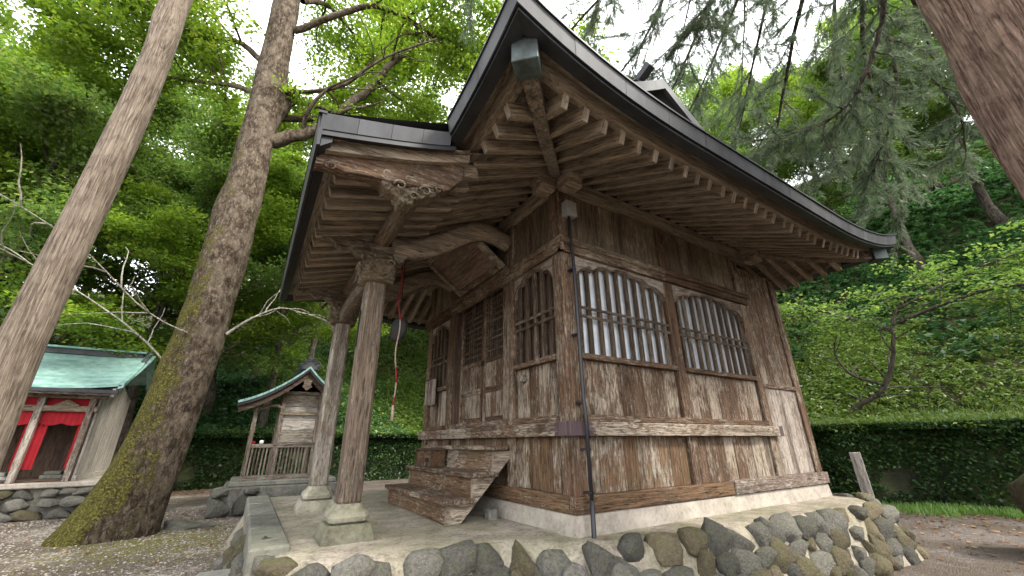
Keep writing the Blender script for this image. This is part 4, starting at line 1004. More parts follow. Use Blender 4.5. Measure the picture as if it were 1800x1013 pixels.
S('waist_rail', W['postx'], .12, 1.46, fy - .045, fy + .04, .72, .80); S('waist_ledge', W['palex'], .55, 1.46, fy - .07, fy - .046, .78, .83)
for k in range(18): x = .135 + k * .072; S('picket', W['postz'], x, x + .034, fy - .02, fy + .01, .15, .72, ch=.003)
for k in range(4): S('wall_board', W['silverx' if k in (1, 2) else 'postx'], .645, 1.355, fy + .0, fy + .03, .83 + k * .27, 1.095 + k * .27)
S('cross_beam', W['carve'], .56, 1.46, fy - .05, fy + .05, 1.44, 1.53); S('top_beam', W['postx'], .50, 1.52, fy - .05, fy + .05, 1.92, 2.0)
S('gable_board', W['darkx'], .645, 1.355, fy, fy + .03, 1.915, 2.2)
for k in range(4): S('side_wall_board', W['postz'], .58, .61, fy + .08 + k * .28, fy + .35 + k * .28, .15, 1.95)
MB().tube([(.09, fy, 1.50), (.2, fy, 1.56), (.35, fy, 1.66), (.5, fy, 1.64), (.6, fy, 1.56)], [.035, .045, .045, .04, .035], 8).build('rainbow_beam', W['postx'], ss, True)
S('porch_beam', W['posty'], .03, .11, fy - .12, 12.5, 1.72, 1.80)
for (x, z) in ((.07, 1.66), (.62, 1.96), (1.42, 1.93)): S('white_nose', plain('chalk_paint', (.6, .6, .56), .8) if x < .1 else bpy.data.materials['chalk_paint'], x - .03, x + .03, fy - .16, fy - .04, z, z + .07)
ra, rz_ = 1.0, 2.48
def srp(sg, u):
    if sg < 0: x = ra - 1.32 * u; z = rz_ - .86 * (1.55 * u - .55 * u * u)
    else: x = ra + .62 * u; z = rz_ - .55 * (1.25 * u - .25 * u * u)
    return x, z
for sg in (-1, 1):
    np2 = 12 if sg < 0 else 7
    for k in range(np2):
        rings = []
        for u in (k / np2, (k + 1) / np2 - .006):
            x, z = srp(sg, u); rings.append([(x, 10.86, z + .03), (x, 12.9, z + .03), (x, 12.9, z + .085), (x, 10.86, z + .085)])
        MB().loops(rings).build('copper_panel', M_green, ss)
    for nm, m, y0, y1, z0, z1 in (('roof_edge', M_dark, 10.88, 10.93, -.035, .028), ('barge_board', W['darkx'], 10.95, 10.99, -.17, -.02), ('gable_soffit', W['postx'], 10.93, 12.8, -.018, .02)):
        rings = []
        for i in range(13):
            x, z = srp(sg, i / 12 * (.97 if nm != 'roof_edge' else 1)); rings.append([(x, y0, z + z0), (x, y1, z + z0), (x, y1, z + z1), (x, y0, z + z1)])
        MB().loops(rings).build(nm, m, ss)
MB().prism([(.55, 1.98), (.75, 2.1), (ra, 2.33), (1.25, 2.08), (1.5, 1.98)], 'y', fy - .0, fy + .04).build('gable_infill', W['darkx'], ss)
MB().prism([(ra, 2.28), (ra + .10, 2.22), (ra + .07, 2.14), (ra + .11, 2.08), (ra, 1.99), (ra - .11, 2.08), (ra - .07, 2.14), (ra - .10, 2.22)], 'y', 10.90, 10.945).build('gable_pendant', W['carve'], ss)
MB().prism([(ra - .20, 2.50), (ra - .22, 2.58), (ra - .13, 2.66), (ra - .08, 2.74), (ra + .08, 2.74), (ra + .13, 2.66), (ra + .22, 2.58), (ra + .20, 2.50)], 'y', 10.90, 12.85).build('ridge', M_roof, ss)
for sg in (-1, 1):
    for (u, v, r_) in ((.12, 2.66, .05), (.20, 2.57, .045), (.05, 2.72, .045)):
        MB().tube([(ra + sg * (u + (r_ - .003 * j) * math.cos(j * .6)), 10.88, v + (r_ - .003 * j) * math.sin(j * .6)) for j in range(12)], .012, 5).build('ridge_scroll', M_roof, ss, True)
cup = MB().loops([[(.30 + r_ * math.cos(a), fy + .0 + r_ * math.sin(a), z) for a in np.linspace(0, 6.283, 13)[:-1]] for r_, z in ((.03, .803), (.04, .82), (.045, .86), (.03, .88))]).build('white_jar', M_white, None, True)
tag(cup, 'small white jar standing on the rail of the little shrine', 'jar')
cup = MB().loops([[(.14 + r_ * math.cos(a), fy + .0 + r_ * math.sin(a), z) for a in np.linspace(0, 6.283, 13)[:-1]] for r_, z in ((.02, .803), (.04, .81), (.045, .84), (.04, .855))]).build('red_cup', M_red, None, True)
tag(cup, 'small red cup standing on the rail of the little shrine', 'cup')

# ------------------------------------------------------------------ odd things outdoors
pk = MB().obox((8.65, 3.02, -.62), (.33, -.94, 0), (.94, .33, 0), (0, 0, 1), -.075, .075, -.02, .02, 0, 1.22, .008).build('wooden_plank', W['silverz'])
E = Euler((0, math.radians(-4), 0)).to_matrix(); pk.data.transform(Matrix.Translation((8.65, 3.02, -.6)) @ E.to_4x4() @ Matrix.Translation((-8.65, -3.02, .6)))
tag(pk, 'pale grey wooden plank standing upright beyond the platform corner', 'plank')
def boulder(name, loc, size, label, brown=False, rot=None, cat='boulder'):
    o = rock(name, None, loc, size, rot, brown); return tag(o, label, cat)
boulder('boulder', (9.1, 1.02, .08), (.62, .5, .72), 'rounded brown boulder at the far right edge of the path', True, (0, 0, .5))
boulder('mossy_boulder', (12.0, 5.75, -.35), (.75, .5, .55), 'mossy boulder at the foot of the ivy wall behind the plank', False, (0, .1, .3)).data = ROCKS[3].copy()
bpy.data.objects['mossy_boulder'].data.materials[0] = M_wallstone
boulder('leaning_rock', (1.35, 7.95, -.05), (.22, .16, .26), 'upright pale rock behind the left end of the steps', False, (.3, .4, .2)).data = ROCKS[5].copy()
bpy.data.objects['leaning_rock'].data.materials[0] = M_pad
boulder('flat_rock', (-.45, 10.2, GZ + .03), (.55, .35, .16), 'low flat mossy rock in front of the boulder base', False, (0, 0, .3)).data = ROCKS[7].copy()
bpy.data.objects['flat_rock'].data.materials[0] = M_slab

# ------------------------------------------------------------------ trunks close by
def trunk(name, x, y, r0, h, mat, label, flare=.3, flen=.9, taper=.035, seg=72, rz=.14, amp=.03, fx=16, fz=.8, seed=1, lean=(0, 0), fldir=None, cat='tree', knots=(), path=None):
    root = thing(name, (x, y, GZ), label, cat); zs = np.arange(GZ - .1, GZ + h, rz); rings = []; a = np.linspace(0, 2 * math.pi, seg + 1)[:-1]
    for z in zs:
        t = z - GZ; r = r0 * (1 - taper * t) + flare * math.exp(-max(t, 0) / flen)
        ra_ = np.full(seg, r)
        if fldir: ra_ = ra_ + fldir[2] * math.exp(-max(t, 0) / (flen * 1.3)) * np.clip(np.cos(a - math.atan2(fldir[1], fldir[0])), 0, 1) ** 2
        ra_ = ra_ + .10 * math.exp(-max(t, 0) / .5) * np.sin(a * 5 + seed) * flare
        for (kz, ka, kr, kw) in knots: ra_ = ra_ + kr * np.exp(-((z - kz) / kw) ** 2) * np.exp(-((np.angle(np.exp(1j * (a - ka)))) / .6) ** 2)
        cx_ = x + (np.interp(t, *path) if path is not None else lean[0] * t + .05 * math.sin(t * .7 + seed)); cy_ = y + lean[1] * t
        Q = np.stack([np.cos(a) * fx * r0, np.sin(a) * fx * r0, np.full(seg, z * fz)], -1); k = fbm(Q, 3, seed); k = (.5 - np.abs(k) * 3.2)
        ra_ = ra_ + k * amp + fbm(np.stack([np.cos(a) * 2, np.sin(a) * 2, np.full(seg, z * .9)], -1), 2, seed + 3) * .12 * r0
        rings.append(np.stack([cx_ + ra_ * np.cos(a), cy_ + ra_ * np.sin(a), np.full(seg, z)], -1))
    P = np.array(rings); n = len(zs); i = np.arange(n * seg).reshape(n, seg); j = np.roll(i, -1, 1)
    F = np.stack([i[:-1], j[:-1], j[1:], i[1:]], -1).reshape(-1, 4)
    npmesh('trunk', P.reshape(-1, 3), F, mat, root, True); return root
t_cyp = trunk('cypress_tree', -2.78, 8.0, .245, 15, M_cedar2, 'straight pale barked cypress trunk nearest the left edge of the picture', .08, .7, .02, seed=3, amp=.014, fx=60, fz=1.1, lean=(.0, 0), knots=((7.9, -1.0, .10, .5), (8.9, 2.6, .08, .7), (8.4, -2.4, .06, .5)))
t_map = trunk('maple_tree', -1.20, 9.9, .45, 16, M_maple, 'large old maple with moss covered trunk beside the little shrine', .02, .5, .024, seed=5, path=((0, 1.2, 3.3, 6, 9, 12.6, 16), (-.26, -.14, .02, .09, .03, -.12, -.25)), amp=.035, fx=12, fz=2.2, fldir=(-1, -.2, .46), lean=(.006, 0), knots=((9.2, .2, .22, .5), (5.6, 3.0, .10, .6), (3.3, -1.2, .05, .4)))
t_ced = trunk('cedar_tree', 5.3, -.83, .945, 16, M_cedar, 'huge red brown cedar trunk at the upper right close by', .35, .8, .004, seg=420, rz=.05, seed=7, amp=.05, fx=22, fz=.9)

# ------------------------------------------------------------------ maple limbs and crown
def limb(mb, P, r0, r1, n=7, rr=rnd, twigs=5, tl=1.6, tips=None, droop=-.05):
    P = [Vector(p) for p in P]; Q = []
    for i in range(len(P) - 1):
        p0 = P[max(i - 1, 0)]; p1 = P[i]; p2 = P[i + 1]; p3 = P[min(i + 2, len(P) - 1)]
        for k in range(5):
            t = k / 5; Q.append(.5 * ((2 * p1) + (p2 - p0) * t + (2 * p0 - 5 * p1 + 4 * p2 - p3) * t * t + (3 * p1 - p0 - 3 * p2 + p3) * t ** 3) + Vector((rr.gauss(0, .012), rr.gauss(0, .012), rr.gauss(0, .012))) * r0 * 8)
    Q.append(P[-1]); N = len(Q); R_ = [r0 + (r1 - r0) * (i / (N - 1)) ** .8 for i in range(N)]
    mb.tube(Q, R_, n, cap=False)
    for k in range(twigs):
        i = int(N * (.25 + .72 * (k + rr.random()) / twigs)); i = min(i, N - 2); d = (Q[i + 1] - Q[i]).normalized()
        d = (d * .8 + Vector((rr.gauss(0, .8), rr.gauss(0, .8), rr.gauss(0.05, .45)))).normalized(); pts = [Q[i]]; L = tl * rr.uniform(.6, 1.3)
        for j in range(5):
            d = (d + Vector((rr.gauss(0, .22), rr.gauss(0, .22), rr.gauss(droop, .15)))).normalized(); pts.append(pts[-1] + d * L / 5)
            if j > 0 and tips is not None: tips.append(pts[-1] + Vector((rr.gauss(0, .15), rr.gauss(0, .15), 0)))
        rr0 = max(R_[i] * .45, .012); mb.tube(pts, [rr0 * (1 - .85 * j / 5) + .003 for j in range(6)], 5, cap=False)
    if tips is not None: tips.append(Q[-1])
    return Q
mb = MB(); tips = []
limb(mb, [(-1.0, 9.85, 7.75), (-.6, 9.8, 8.02), (.08, 9.7, 8.61), (1.02, 9.6, 10.25), (1.66, 9.5, 11.81), (2.47, 9.5, 13.24), (2.9, 9.6, 14.6)], .20, .05, 9, twigs=12, tl=2.0, tips=tips)
limb(mb, [(2.3, 9.5, 12.9), (3.0, 9.55, 13.3), (3.9, 9.6, 13.6), (4.84, 9.8, 14.4), (6, 10, 15)], .09, .03, 7, twigs=10, tl=2.0, tips=tips)
limb(mb, [(-1.0, 9.8, 11.6), (.5, 8.7, 12.4), (1.46, 8.5, 12.59), (2.53, 8.5, 12.52), (4.3, 8.5, 12.78), (6, 8.6, 13.2)], .10, .03, 7, twigs=14, tl=2.0, tips=tips)
limb(mb, [(-1.1, 10, 8.6), (0, 10.6, 9.6), (1.2, 11.4, 10.9), (2.6, 12.2, 12.3)], .12, .03, 7, twigs=10, tl=2.2, tips=tips)
limb(mb, [(-1.2, 9.9, 12.5), (-2.4, 10.4, 14.2), (-4.2, 10.8, 15.3), (-6, 11.2, 15.8)], .13, .03, 7, twigs=12, tl=2.2, tips=tips)
limb(mb, [(-1.1, 9.9, 14), (.2, 11, 16.2), (1.2, 12, 18)], .13, .03, 7, twigs=12, tl=2.4, tips=tips)
limb(mb, [(-.9, 9.8, 9.4), (.3, 9.0, 9.5), (1.2, 8.2, 10.3), (2.4, 7.6, 11.2)], .07, .02, 7, twigs=9, tl=1.8, tips=tips)
limb(mb, [(-1.15, 10, 10), (-2.2, 10.8, 11.4), (-3.2, 11.8, 12.2), (-4.6, 12.3, 12.9), (-5.8, 12.5, 12.4)], .10, .02, 7, twigs=16, tl=2.2, tips=tips)
limb(mb, [(-1.15, 10, 9.2), (-2.2, 11.2, 10.2), (-3.2, 12.4, 10.9), (-5, 13.4, 11.3), (-6.5, 13.6, 11.3)], .09, .02, 7, twigs=14, tl=2.0, tips=tips)
limb(mb, [(1.8, 8.7, 12.3), (3.6, 8.5, 12.9), (5.4, 8.4, 13.0), (7.0, 8.4, 13.2), (8.8, 8.6, 13.4)], .07, .02, 7, twigs=14, tl=2.0, tips=tips)
limb(mb, [(3.4, 8.5, 12.2), (4.6, 9.6, 11.6), (5.8, 10.6, 11.9), (7.2, 11.4, 12.8)], .06, .02, 7, twigs=12, tl=2.0, tips=tips)
limb(mb, [(-1.0, 9.9, 13), (-.4, 10.6, 14.2), (.4, 11.4, 14.6), (1.4, 12.2, 14.6), (2.6, 12.8, 15.4)], .09, .02, 7, twigs=16, tl=2.2, tips=tips)
limb(mb, [(-.9, 10.2, 9.5), (-.2, 11, 10.4), (.5, 12, 10.9), (1.5, 12.8, 11.0)], .07, .02, 7, twigs=12, tl=2.0, tips=tips)
mb.build('limbs', M_maple, t_map, True, fix=False)
T = np.array([tuple(p) for p in tips])
keep = ~((T[:, 1] < 8.6) & (T[:, 2] < 8)) & ~((T[:, 1] < 9.45) & (T[:, 2] < 12.3) & (T[:, 0] > -.6) & (T[:, 0] < 3.0))
pts = clump_pts(T[keep], rng.uniform(.5, 1.05, keep.sum()), 160, .35); V, F = leafquads(pts, np.full(len(pts), .125), .7); npmesh('crown', V, F, L_bright, t_map)
# low bare pale branches left of the maple
mb = MB()
limb(mb, [(-.95, 9.75, 2.7), (-1.9, 9.2, 3.0), (-3.0, 8.6, 3.9), (-4.4, 8.2, 4.6)], .02, .006, 5, twigs=8, tl=.9)
limb(mb, [(-1.6, 12.2, 2.2), (-2.6, 12.0, 3.2), (-4.2, 11.8, 4.2), (-5.8, 11.6, 4.9)], .03, .008, 5, twigs=10, tl=1.2)
limb(mb, [(-.75, 9.8, 2.9), (-.35, 9.7, 3.3), (.1, 9.6, 3.55), (.5, 9.6, 3.5)], .035, .008, 5, twigs=8, tl=.7)
mb.build('low_branches', M_twigp, t_map, True, fix=False)

# ------------------------------------------------------------------ cedar boughs hanging in at the upper right
mb = MB(); sprays = []
def bough(P, r0, ntw=16, tl=.9, fol=1.0):
    t0 = []; Q = limb(mb, P, r0, .012, 7, twigs=0)
    N = len(Q)
    for k in range(ntw):
        i = min(int(N * (.18 + .8 * (k + rnd.random()) / ntw)), N - 2); d = (Q[i + 1] - Q[i]).normalized()
        d = (d * .7 + Vector((rnd.gauss(0, .7), rnd.gauss(0, .7), rnd.gauss(-.45, .35)))).normalized(); pts_ = [Q[i]]; L = tl * rnd.uniform(.6, 1.4)
        for j in range(7):
            d = (d + Vector((rnd.gauss(0, .13), rnd.gauss(0, .13), .03 + rnd.gauss(0, .1)))).normalized(); pts_.append(pts_[-1] + d * L / 7)
            if rnd.random() < .85 * fol:
                for q in range(2): sprays.append((pts_[-1], (d + Vector((rnd.gauss(0, .5), rnd.gauss(0, .5), rnd.gauss(-.25, .35)))).normalized(), rnd.uniform(.18, .38)))
        mb.tube(pts_, [.012 * (1 - .75 * j / 7) for j in range(8)], 4, cap=False); sprays.append((pts_[-1], d, .35))
bough([(5.3, .1, 7.8), (6.0, .2, 7.2), (6.5, .37, 6.59), (6.6, .69, 6.0), (6.6, 1.06, 5.48), (6.5, 1.44, 5.26), (6.3, 1.82, 5.24), (6.0, 2.3, 5.3)], .05, 26, .75)
bough([(5.6, .1, 7.4), (6.5, .3, 7.2), (7.0, .5, 6.79), (7.2, .64, 5.88), (7.4, .94, 5.24), (7.5, 1.19, 4.93), (7.6, 1.4, 4.6)], .038, 14, .6)
bough([(6.2, .1, 7.3), (8.0, .22, 6.81), (8.4, .43, 6.54), (8.8, .38, 6.21), (9.0, .37, 5.7), (9.2, .5, 5.2)], .03, 14, .6)
bough([(5.2, .3, 9.5), (5.8, 1.4, 9.2), (6.0, 2.26, 8.69), (6.0, 2.93, 8.53), (6.2, 3.6, 8.39)], .04, 16, .8)
bough([(5.0, .2, 8.2), (5.0, 2.0, 8.8), (5.3, 3.4, 8.3), (4.9, 4.6, 7.4)], .05, 24, 1.0)
bough([(5.0, .2, 8.8), (4.8, 2.6, 9.6), (4.4, 4.4, 9.3), (3.8, 5.8, 8.6)], .05, 24, 1.0)
bough([(5.3, .3, 9.2), (6.4, 2.2, 9.4), (6.9, 3.9, 8.4), (6.7, 5.0, 7.2)], .05, 24, 1.0)
bough([(5.4, .2, 8.0), (7.4, 1.6, 8.0), (8.8, 2.8, 7.2), (9.4, 3.6, 6.0)], .05, 24, 1.0)
bough([(5.4, .1, 7.0), (8.0, .9, 7.4), (9.8, 1.4, 6.4), (10.4, 1.6, 5.2)], .05, 22, .9)
bough([(5.0, .2, 10.4), (4.2, 2.0, 11.2), (3.2, 4.0, 11.0), (2.4, 5.6, 10.4)], .05, 22, 1.0)
bough([(5.5, .0, 10.0), (7.6, 2.0, 10.6), (8.8, 4.2, 9.8), (8.9, 5.8, 8.6)], .05, 22, 1.1)
bough([(5.7, .1, 8.4), (7.8, 1.0, 8.4), (9.2, 1.6, 7.6), (10, 2.2, 6.8)], .04, 22, .9)
bough([(5.3, .2, 11), (6.8, 2.2, 12), (8.2, 3.8, 11.8), (9.2, 5.4, 11)], .05, 26, 1.1)
bough([(5.0, .3, 11.5), (5.4, 2.5, 12.6), (6.0, 4.6, 12.4), (6.3, 6.2, 11.6)], .05, 26, 1.1)
bough([(5.5, .2, 10.8), (7.2, 1.6, 11.4), (9.0, 2.8, 11), (10.4, 3.9, 10)], .05, 26, 1.1)
bough([(5.4, .2, 9.0), (7.6, 1.8, 9.6), (9.6, 3.6, 9.0), (10.8, 5.0, 7.8)], .05, 26, 1.1)
mb.build('boughs', M_twig, t_ced, True, fix=False)
def needles(sprays, per, nl, nw, r=rng):
    C0 = np.array([tuple(s[0]) for s in sprays]); D0 = np.array([tuple(s[1]) for s in sprays]); L0 = np.array([s[2] for s in sprays]); n = len(C0)
    t = np.tile(np.linspace(0, 1, per), n); C = np.repeat(C0, per, 0); Dd = np.repeat(D0, per, 0); L = np.repeat(L0, per)
    base = C + Dd * (t * L)[:, None]; base[:, 2] -= .25 * (t * L) ** 2
    s_ = r.normal(size=base.shape); s_ -= Dd * (s_ * Dd).sum(1)[:, None]; s_ /= np.linalg.norm(s_, axis=1)[:, None]
    a = Dd * .9 + s_ * .6; a /= np.linalg.norm(a, axis=1)[:, None]; b = np.cross(a, r.normal(size=a.shape)); b /= np.linalg.norm(b, axis=1)[:, None]
    ln = (nl * (1.15 - .5 * t) * r.uniform(.7, 1.3, len(t)))[:, None]; w_ = nw
    V = np.stack([base - b * w_, base + b * w_, base + a * ln + b * w_ * .3, base + a * ln - b * w_ * .3], 1).reshape(-1, 3); return V, np.arange(len(V)).reshape(-1, 4)
V, F = needles(sprays, 44, .10, .0042); npmesh('crown', V, F, L_cedar, t_ced)
# two dead brown sprays
# ------------------------------------------------------------------ small maple leaning on the right hand slope
t_sm = thing('young_maple', (14.6, 5.1, 1.3), 'small leaning maple with dark crooked trunk growing on the right slope', 'tree')
mb = MB(); tips = []
limb(mb, [(14.2, 5.05, 1.1), (14.35, 4.75, 1.6), (14.2, 3.95, 2.05), (14.0, 3.45, 2.9), (13.9, 3.2, 3.7), (13.9, 2.8, 4.3)], .085, .03, 8, twigs=12, tl=1.4, tips=tips)
limb(mb, [(14.15, 3.9, 2.15), (14.1, 4.5, 2.5), (14.0, 4.7, 3.1), (13.9, 4.5, 3.6)], .045, .015, 6, twigs=8, tl=1.2, tips=tips)
limb(mb, [(13.9, 3.2, 3.6), (13.6, 2.2, 3.8), (13.5, 1.2, 3.9), (13.4, .2, 3.7)], .05, .015, 6, twigs=12, tl=1.3, tips=tips)
limb(mb, [(13.95, 3.3, 3.5), (13.5, 4.4, 4.2), (13.2, 5.4, 4.5), (13.0, 6.4, 4.4)], .045, .015, 6, twigs=12, tl=1.3, tips=tips)
limb(mb, [(13.9, 3.0, 4.0), (14.4, 1.8, 4.6), (14.6, .6, 4.9)], .04, .015, 6, twigs=10, tl=1.3, tips=tips)
mb.build('trunk', M_twig, t_sm, True, fix=False)
T = np.array([tuple(p) for p in tips]); T = T[T[:, 2] > 3.25]; pts = clump_pts(T, rng.uniform(.3, .6, len(T)), 45, .25); V, F = leafquads(pts, np.full(len(pts), .10), .9); npmesh('crown', V, F, L_mid, t_sm)

# ------------------------------------------------------------------ woods on the slopes
PROT = [make_tree('broadleaf_tree', 11, 15, 4.6, .17, 101, L_bright, M_twig, 150, .9, .115, .32),
        make_tree('broadleaf_tree', 13, 17, 4.8, .20, 102, L_mid, M_twig, 150, .95, .12, .28),
        make_tree('broadleaf_tree', 9, 14, 4.2, .15, 103, L_deep, M_twig, 150, .9, .12, .2),
        make_tree('broadleaf_tree', 12, 16, 5.0, .18, 104, L_mid, M_twig, 150, 1.0, .125, .35)]
def treepos(): pass
SPOTS = [(-9.5, 14.8, 0, 1.1), (-1.9, 16.9, 0, .95), (.4, 19.2, 0, .9),   # x, y, prototype, scale, label
    (-6.5, 15.5, 1, 1.0), (-3.4, 17.0, 3, .95), (-9.5, 19.5, 0, 1.1), (-5.4, 21.0, 2, 1.1), (-1.6, 20.5, 0, 1.0), (-2.6, 24.5, 1, 1.25), (-8.0, 26.5, 3, 1.3), (-13.5, 24.5, 1, 1.3),
    (2.2, 22.5, 3, 1.05), (1.2, 27.5, 0, 1.3), (5.6, 25.0, 0, 1.15), (9.5, 22.0, 1, 1.0), (7.8, 29.0, 3, 1.3), (-14.0, 18.0, 2, 1.1), (-4.6, 31.0, 2, 1.5), (-18, 30, 0, 1.5),
    (13.5, 26, 0, 1.2), (16.5, 20.0, 1, 1.0), (15.5, 15.0, 3, 1.15), (14.2, 20.0, 0, 1.5), (18.5, 19.0, 2, 1.5), (20.5, 16.0, 0, 1.1), (22.5, 10.5, 1, 1.05), (26.5, 13.5, 2, 1.2), (24.5, 4.0, 3, 1.0), (27.5, 7.5, 0, 1.3), (25.8, -1.5, 1, 1.05), (28.5, 1.5, 3, 1.2),
    (21.5, -6.0, 2, .95), (27, -8, 0, 1.2), (21.0, 22.5, 3, 1.3), (29.5, 17.5, 1, 1.4), (33, 9, 0, 1.4), (34, -3, 2, 1.4), (-22, 22, 1, 1.4), (10, 36, 1, 1.7), (24, 32, 0, 1.7), (31, 24, 1, 1.5), (38, 4, 0, 1.6)]
LOOK = ['bright yellow green tree', 'mid green spreading tree', 'deep green dense tree', 'loose green long limbed tree']
def where(x, y, s):
    return ('on the right hand slope' if x > 11 else 'on the bank behind the porch' if x > -.5 else 'in the wood beyond the curtained shrine')
used = set()
ORD = ['', 'first', 'second', 'third', 'fourth', 'fifth', 'sixth', 'seventh', 'eighth', 'ninth']
inv = Matrix(CR).transposed(); fam = {}
for i, (x, y, k, s) in enumerate(SPOTS):
    c = inv @ Vector((x, y, 4)); sx = c.x / max(.2, -c.z) if c.z < 0 else math.copysign(9, c.x)
    fam.setdefault((k, where(x, y, s)), []).append((sx, i))
rank = {}
for key, l in fam.items():
    for r_, (sx, i) in enumerate(sorted(l)): rank[i] = (r_ + 1, len(l))
for i, (x, y, k, s) in enumerate(SPOTS):
    z = float(hill(np.array([x]), np.array([y]))[0]) if max(dR(x, y), dL(x, y)) > 0 else GZ
    if k in used: o = copy_tree(PROT[k], (x, y, z - .2), rnd.uniform(0, 6.28), s)
    else: o = PROT[k]; used.add(k); o.location = (x, y, z - .2); o.scale = (s,) * 3
    r_, n_ = rank[i]; wh = where(x, y, s)
    o['label'] = '%s %s' % (LOOK[k], wh) + ('' if n_ == 1 else ', %s from the left' % ORD[r_]); o['group'] = '%ss %s' % (LOOK[k], wh)

# ------------------------------------------------------------------ undergrowth
def scatter_hill(N, xr, yr, dens=None, r=rng):
    x = r.uniform(*xr, N); y = r.uniform(*yr, N); d = np.maximum(dR(x, y), dL(x, y)); k = d > -.1
    if dens is not None: k &= r.uniform(0, 1, N) < dens(x, y, d)
    x, y = x[k], y[k]; return np.stack([x, y, hill(x, y)], -1)
def cover(name, mat, xr, yr, N, size, dens, per, hgt, label, flat=.7, lup=.6):
    C = scatter_hill(N, xr, yr, dens); r_ = rng.uniform(.10, .26, len(C)); pts = clump_pts(C + np.array([0, 0, hgt]) * rng.uniform(.2, 1.2, (len(C), 1)), r_, per, flat)
    V, F = leafquads(pts, np.full(len(pts), size), lup, 2.2); o = npmesh(name, V, F, mat); tag(o, label, 'undergrowth', kind='stuff'); return o
near = lambda x, y, d: np.exp(-np.clip(d, 0, 99) / 9) * .95
pn = lambda x, y, s=.3, sd=0: fbm(np.stack([x * s, y * s, x * 0], -1), 4, 40 + sd)
cover('undergrowth', L_cover, (12.0, 22), (-5, 22), 21000, .10, lambda x, y, d: near(x, y, d) * (pn(x, y) > -.05) * (d < 6), 13, .18, 'bright ferny plants covering the lower right slope')
cover('undergrowth', L_dark, (13, 42), (-16, 26), 26000, .22, lambda x, y, d: (d > 3.5) * (pn(x, y, .35, 3) > -.1), 8, .3, 'dark shrubs on the upper right bank')
cover('undergrowth', L_cover, (-1, 20), (17.5, 27), 17000, .135, lambda x, y, d: (pn(x, y, .3, 5) > -.08) * (x > 2.2) * .9 + (d < 1.0) * .8, 11, .18, 'bright leafy plants on the bank seen past the porch posts')
cover('undergrowth', L_deep, (-14, 6), (18, 30), 11000, .15, lambda x, y, d: (pn(x, y, .3, 6) > -.15) * .9, 9, .25, 'deep green plants on the bank behind the small shrines')
cover('undergrowth', L_dark, (-8, 4), (18.5, 24), 6000, .20, lambda x, y, d: (d > 1.2) * (x < 3.4) * .8, 8, .4, 'dark shrubs on the bank behind the little shrine')
cover('undergrowth', L_deep, (18, 60), (-22, 45), 20000, .34, lambda x, y, d: (d > 8) * .95, 9, .4, 'green plants covering the top of the right hand slope')
cover('undergrowth', L_mid, (0, 27), (14, 34), 16000, .17, lambda x, y, d: (d > .3) & (x + y > 20), 9, .25, 'green plants filling the corner of the slope behind the hall')
cover('undergrowth', L_cover, (12, 20), (4, 16), 7000, .12, lambda x, y, d: (d > .3), 9, .2, 'low green plants on the slope around the small leaning maple')
# ivy hanging on the retaining walls
def ivy(wd, N, label, size=.085):
    root, a, u, nrm, L = wd; s = rng.uniform(0, L, N); z = GZ + (1.75) * (1 - rng.uniform(0, 1, N) ** 1.6); P = np.stack([s * .9, z * 1.8, s * 0], -1); k = fbm(P, 4, 17) > -.17 - .25 * (z > .75)
    s, z = s[k], z[k]; off = .26 + rng.uniform(-.02, .16, len(s)); off = off + fbm(np.stack([s * 1.6, z * 2.6, s * 0], -1), 4, 9) * .34 - .10 * (z - GZ)
    C = np.stack([a[0] + u[0] * s + nrm[0] * off, a[1] + u[1] * s + nrm[1] * off, z], -1); V, F = leafquads(C, np.full(len(C), size), .35, 1.6, droop=.8)
    o = npmesh('ivy', V, F, L_ivy); tag(o, label, 'ivy', kind='stuff')
ivy(wallL, 42000, 'dark ivy trailing over the wall behind the small shrines', .10)
ivy(wallR, 70000, 'dark ivy trailing over the wall right of the hall')
# grass at the foot of the wall and fallen leaves on the path
def blades(N, f, label, h=.12, mat=L_grass):
    C = f(N); n = len(C); a = rng.normal(size=(n, 3)) * .35; a[:, 2] = 1; a /= np.linalg.norm(a, axis=1)[:, None]; b = rng.normal(size=(n, 3)); b[:, 2] = 0; b /= np.linalg.norm(b, axis=1)[:, None]; hh = h * rng.uniform(.5, 1.5, (n, 1)); w_ = .006 + h * .03
    V = np.stack([C - b * w_, C + b * w_, C + a * hh + b * w_ * .2, C + a * hh - b * w_ * .2], 1).reshape(-1, 3); o = npmesh('grass', V, np.arange(4 * n).reshape(-1, 4), mat); tag(o, label, 'grass', kind='stuff')
def strip(N):
    t = rng.uniform(0, 1, N); d = -rng.uniform(.25, 1.9, N) ** 1.0; y = 12 - 18 * t; x = 12.88 - (y - 4.85) * .255 / .967 + d / .967
    k = rng.uniform(0, 1, N) < np.clip((1.9 + d) / .9, .05, 1) * (fbm(np.stack([x, y, x * 0], -1), 3, 70) > -.12); return np.stack([x[k], y[k], np.full(k.sum(), GZ)], -1)
blades(42000, strip, 'short bright grass along the foot of the right hand wall', .11)
def top(N):
    t = rng.uniform(0, 1, N); d = rng.uniform(-.15, 1.3, N); y = 13 - 20 * t; x = 12.88 - (y - 4.85) * .255 / .967 + d / .967; return np.stack([x, y, hill(x, y) + .0], -1)
blades(16000, top, 'grass fringe on top of the right hand wall', .24, L_cover)
def fallen(N, f, label):
    C = f(N); V, F = leafquads(C, np.full(len(C), .075), 3.5, 1.4); o = npmesh('fallen_leaves', V, F, L_fall); tag(o, label, 'fallen leaves', kind='stuff')
def pathr(N):
    x = rng.uniform(7.4, 13, N); y = rng.uniform(-2, 5, N); k = (rng.uniform(0, 1, N) < .25 + .9 * np.clip((x - 9.2) / 3, 0, 1)) & (dR(x, y) < -.3); return np.stack([x[k], y[k], np.full(k.sum(), GZ + .012)], -1)
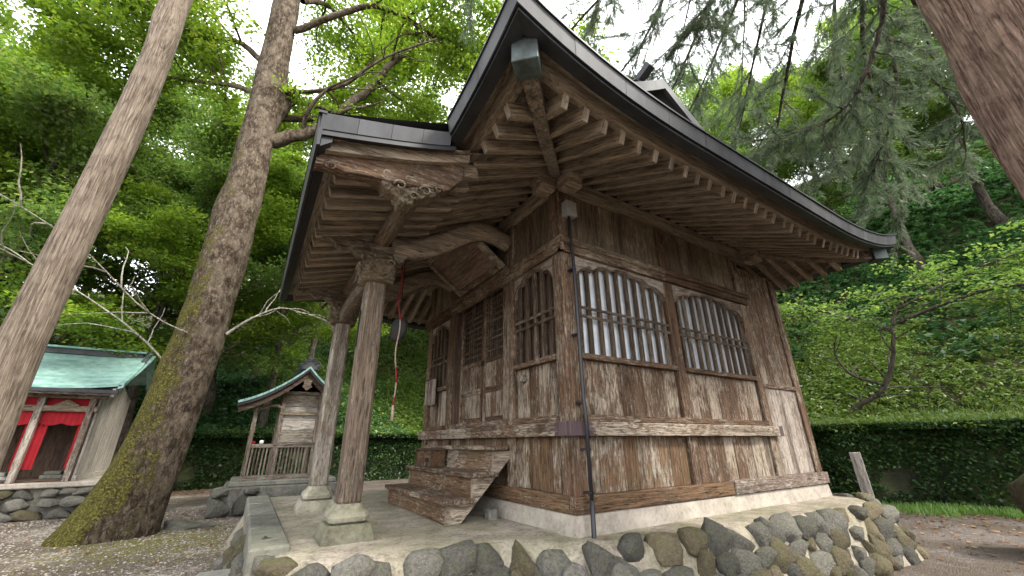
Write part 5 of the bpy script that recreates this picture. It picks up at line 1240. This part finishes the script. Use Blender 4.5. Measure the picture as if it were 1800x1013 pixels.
fallen(2600, pathr, 'brown fallen leaves scattered on the dark path')
def pathl(N):
    x = rng.uniform(-7, .6, N); y = rng.uniform(5.2, 13, N); return np.stack([x, y, np.full(N, GZ + .012)], -1)
fallen(330, pathl, 'few fallen leaves on the pale gravel')
def wl(N): x = rng.uniform(-4, 4, N); y = rng.uniform(16.4, 17.8, N); return np.stack([x, y, np.full(N, GZ + .012)], -1)
fallen(1100, wl, 'fallen leaves gathered below the left hand wall')
o = link('fallen_leaf', None) if False else None
V, F = leafquads(np.array([[2.83, 2.98, .012]]), np.array([.07]), 3, 1.3); o = npmesh('dry_leaf', V, F, L_fall); tag(o, 'single dry leaf lying beside the pipe foot', 'leaf')
# loose pebbles on the left gravel
N = 16000; x = rng.uniform(-6.5, .1, N); y = 4.2 + rng.uniform(0, 1, N) ** 1.3 * 8.5; s_ = rng.uniform(.006, .015, N) * (1 + .05 * y); C = np.stack([x, y, np.full(N, GZ + .003)], -1)
ang = rng.uniform(0, 6.28, N); U = np.stack([np.cos(ang), np.sin(ang), 0 * ang], -1) * s_[:, None]; Vv = np.stack([-np.sin(ang), np.cos(ang), 0 * ang], -1) * (s_ * .7)[:, None]; Zz = np.array([0, 0, 1.0]) * (s_ * .55)[:, None]
V = np.stack([C - U - Vv * .6, C + U * .7 - Vv, C + U, C + Vv, C - U * .5 + Vv * .4, C + Zz + U * .2, C + Zz - U * .3], 1).reshape(-1, 3)
b = np.arange(N)[:, None] * 7; F = np.concatenate([b + np.array([[0, 1, 5, 6]]), b + np.array([[1, 2, 5, 5]])[:, :4], b + np.array([[2, 3, 5, 5]]), b + np.array([[3, 4, 6, 5]]), b + np.array([[4, 0, 6, 6]])], 0)
tri = np.concatenate([b + np.array([[0, 1, 5]]), b + np.array([[0, 5, 6]]), b + np.array([[1, 2, 5]]), b + np.array([[2, 3, 5]]), b + np.array([[3, 6, 5]]), b + np.array([[3, 4, 6]]), b + np.array([[4, 0, 6]])], 0)
def mat_peb():
    t = NT('loose_pebbles'); gn = t.n('NewGeometry'); c = t.ramp((gn, 8), [(0, (.08, .066, .054)), (.5, (.21, .18, .15)), (1, (.40, .36, .31))]); return t.finish(c, .85)
o = npmesh('gravel', V, tri, mat_peb()); tag(o, 'loose pale pebbles over the ground left of the platform', 'gravel', kind='stuff')
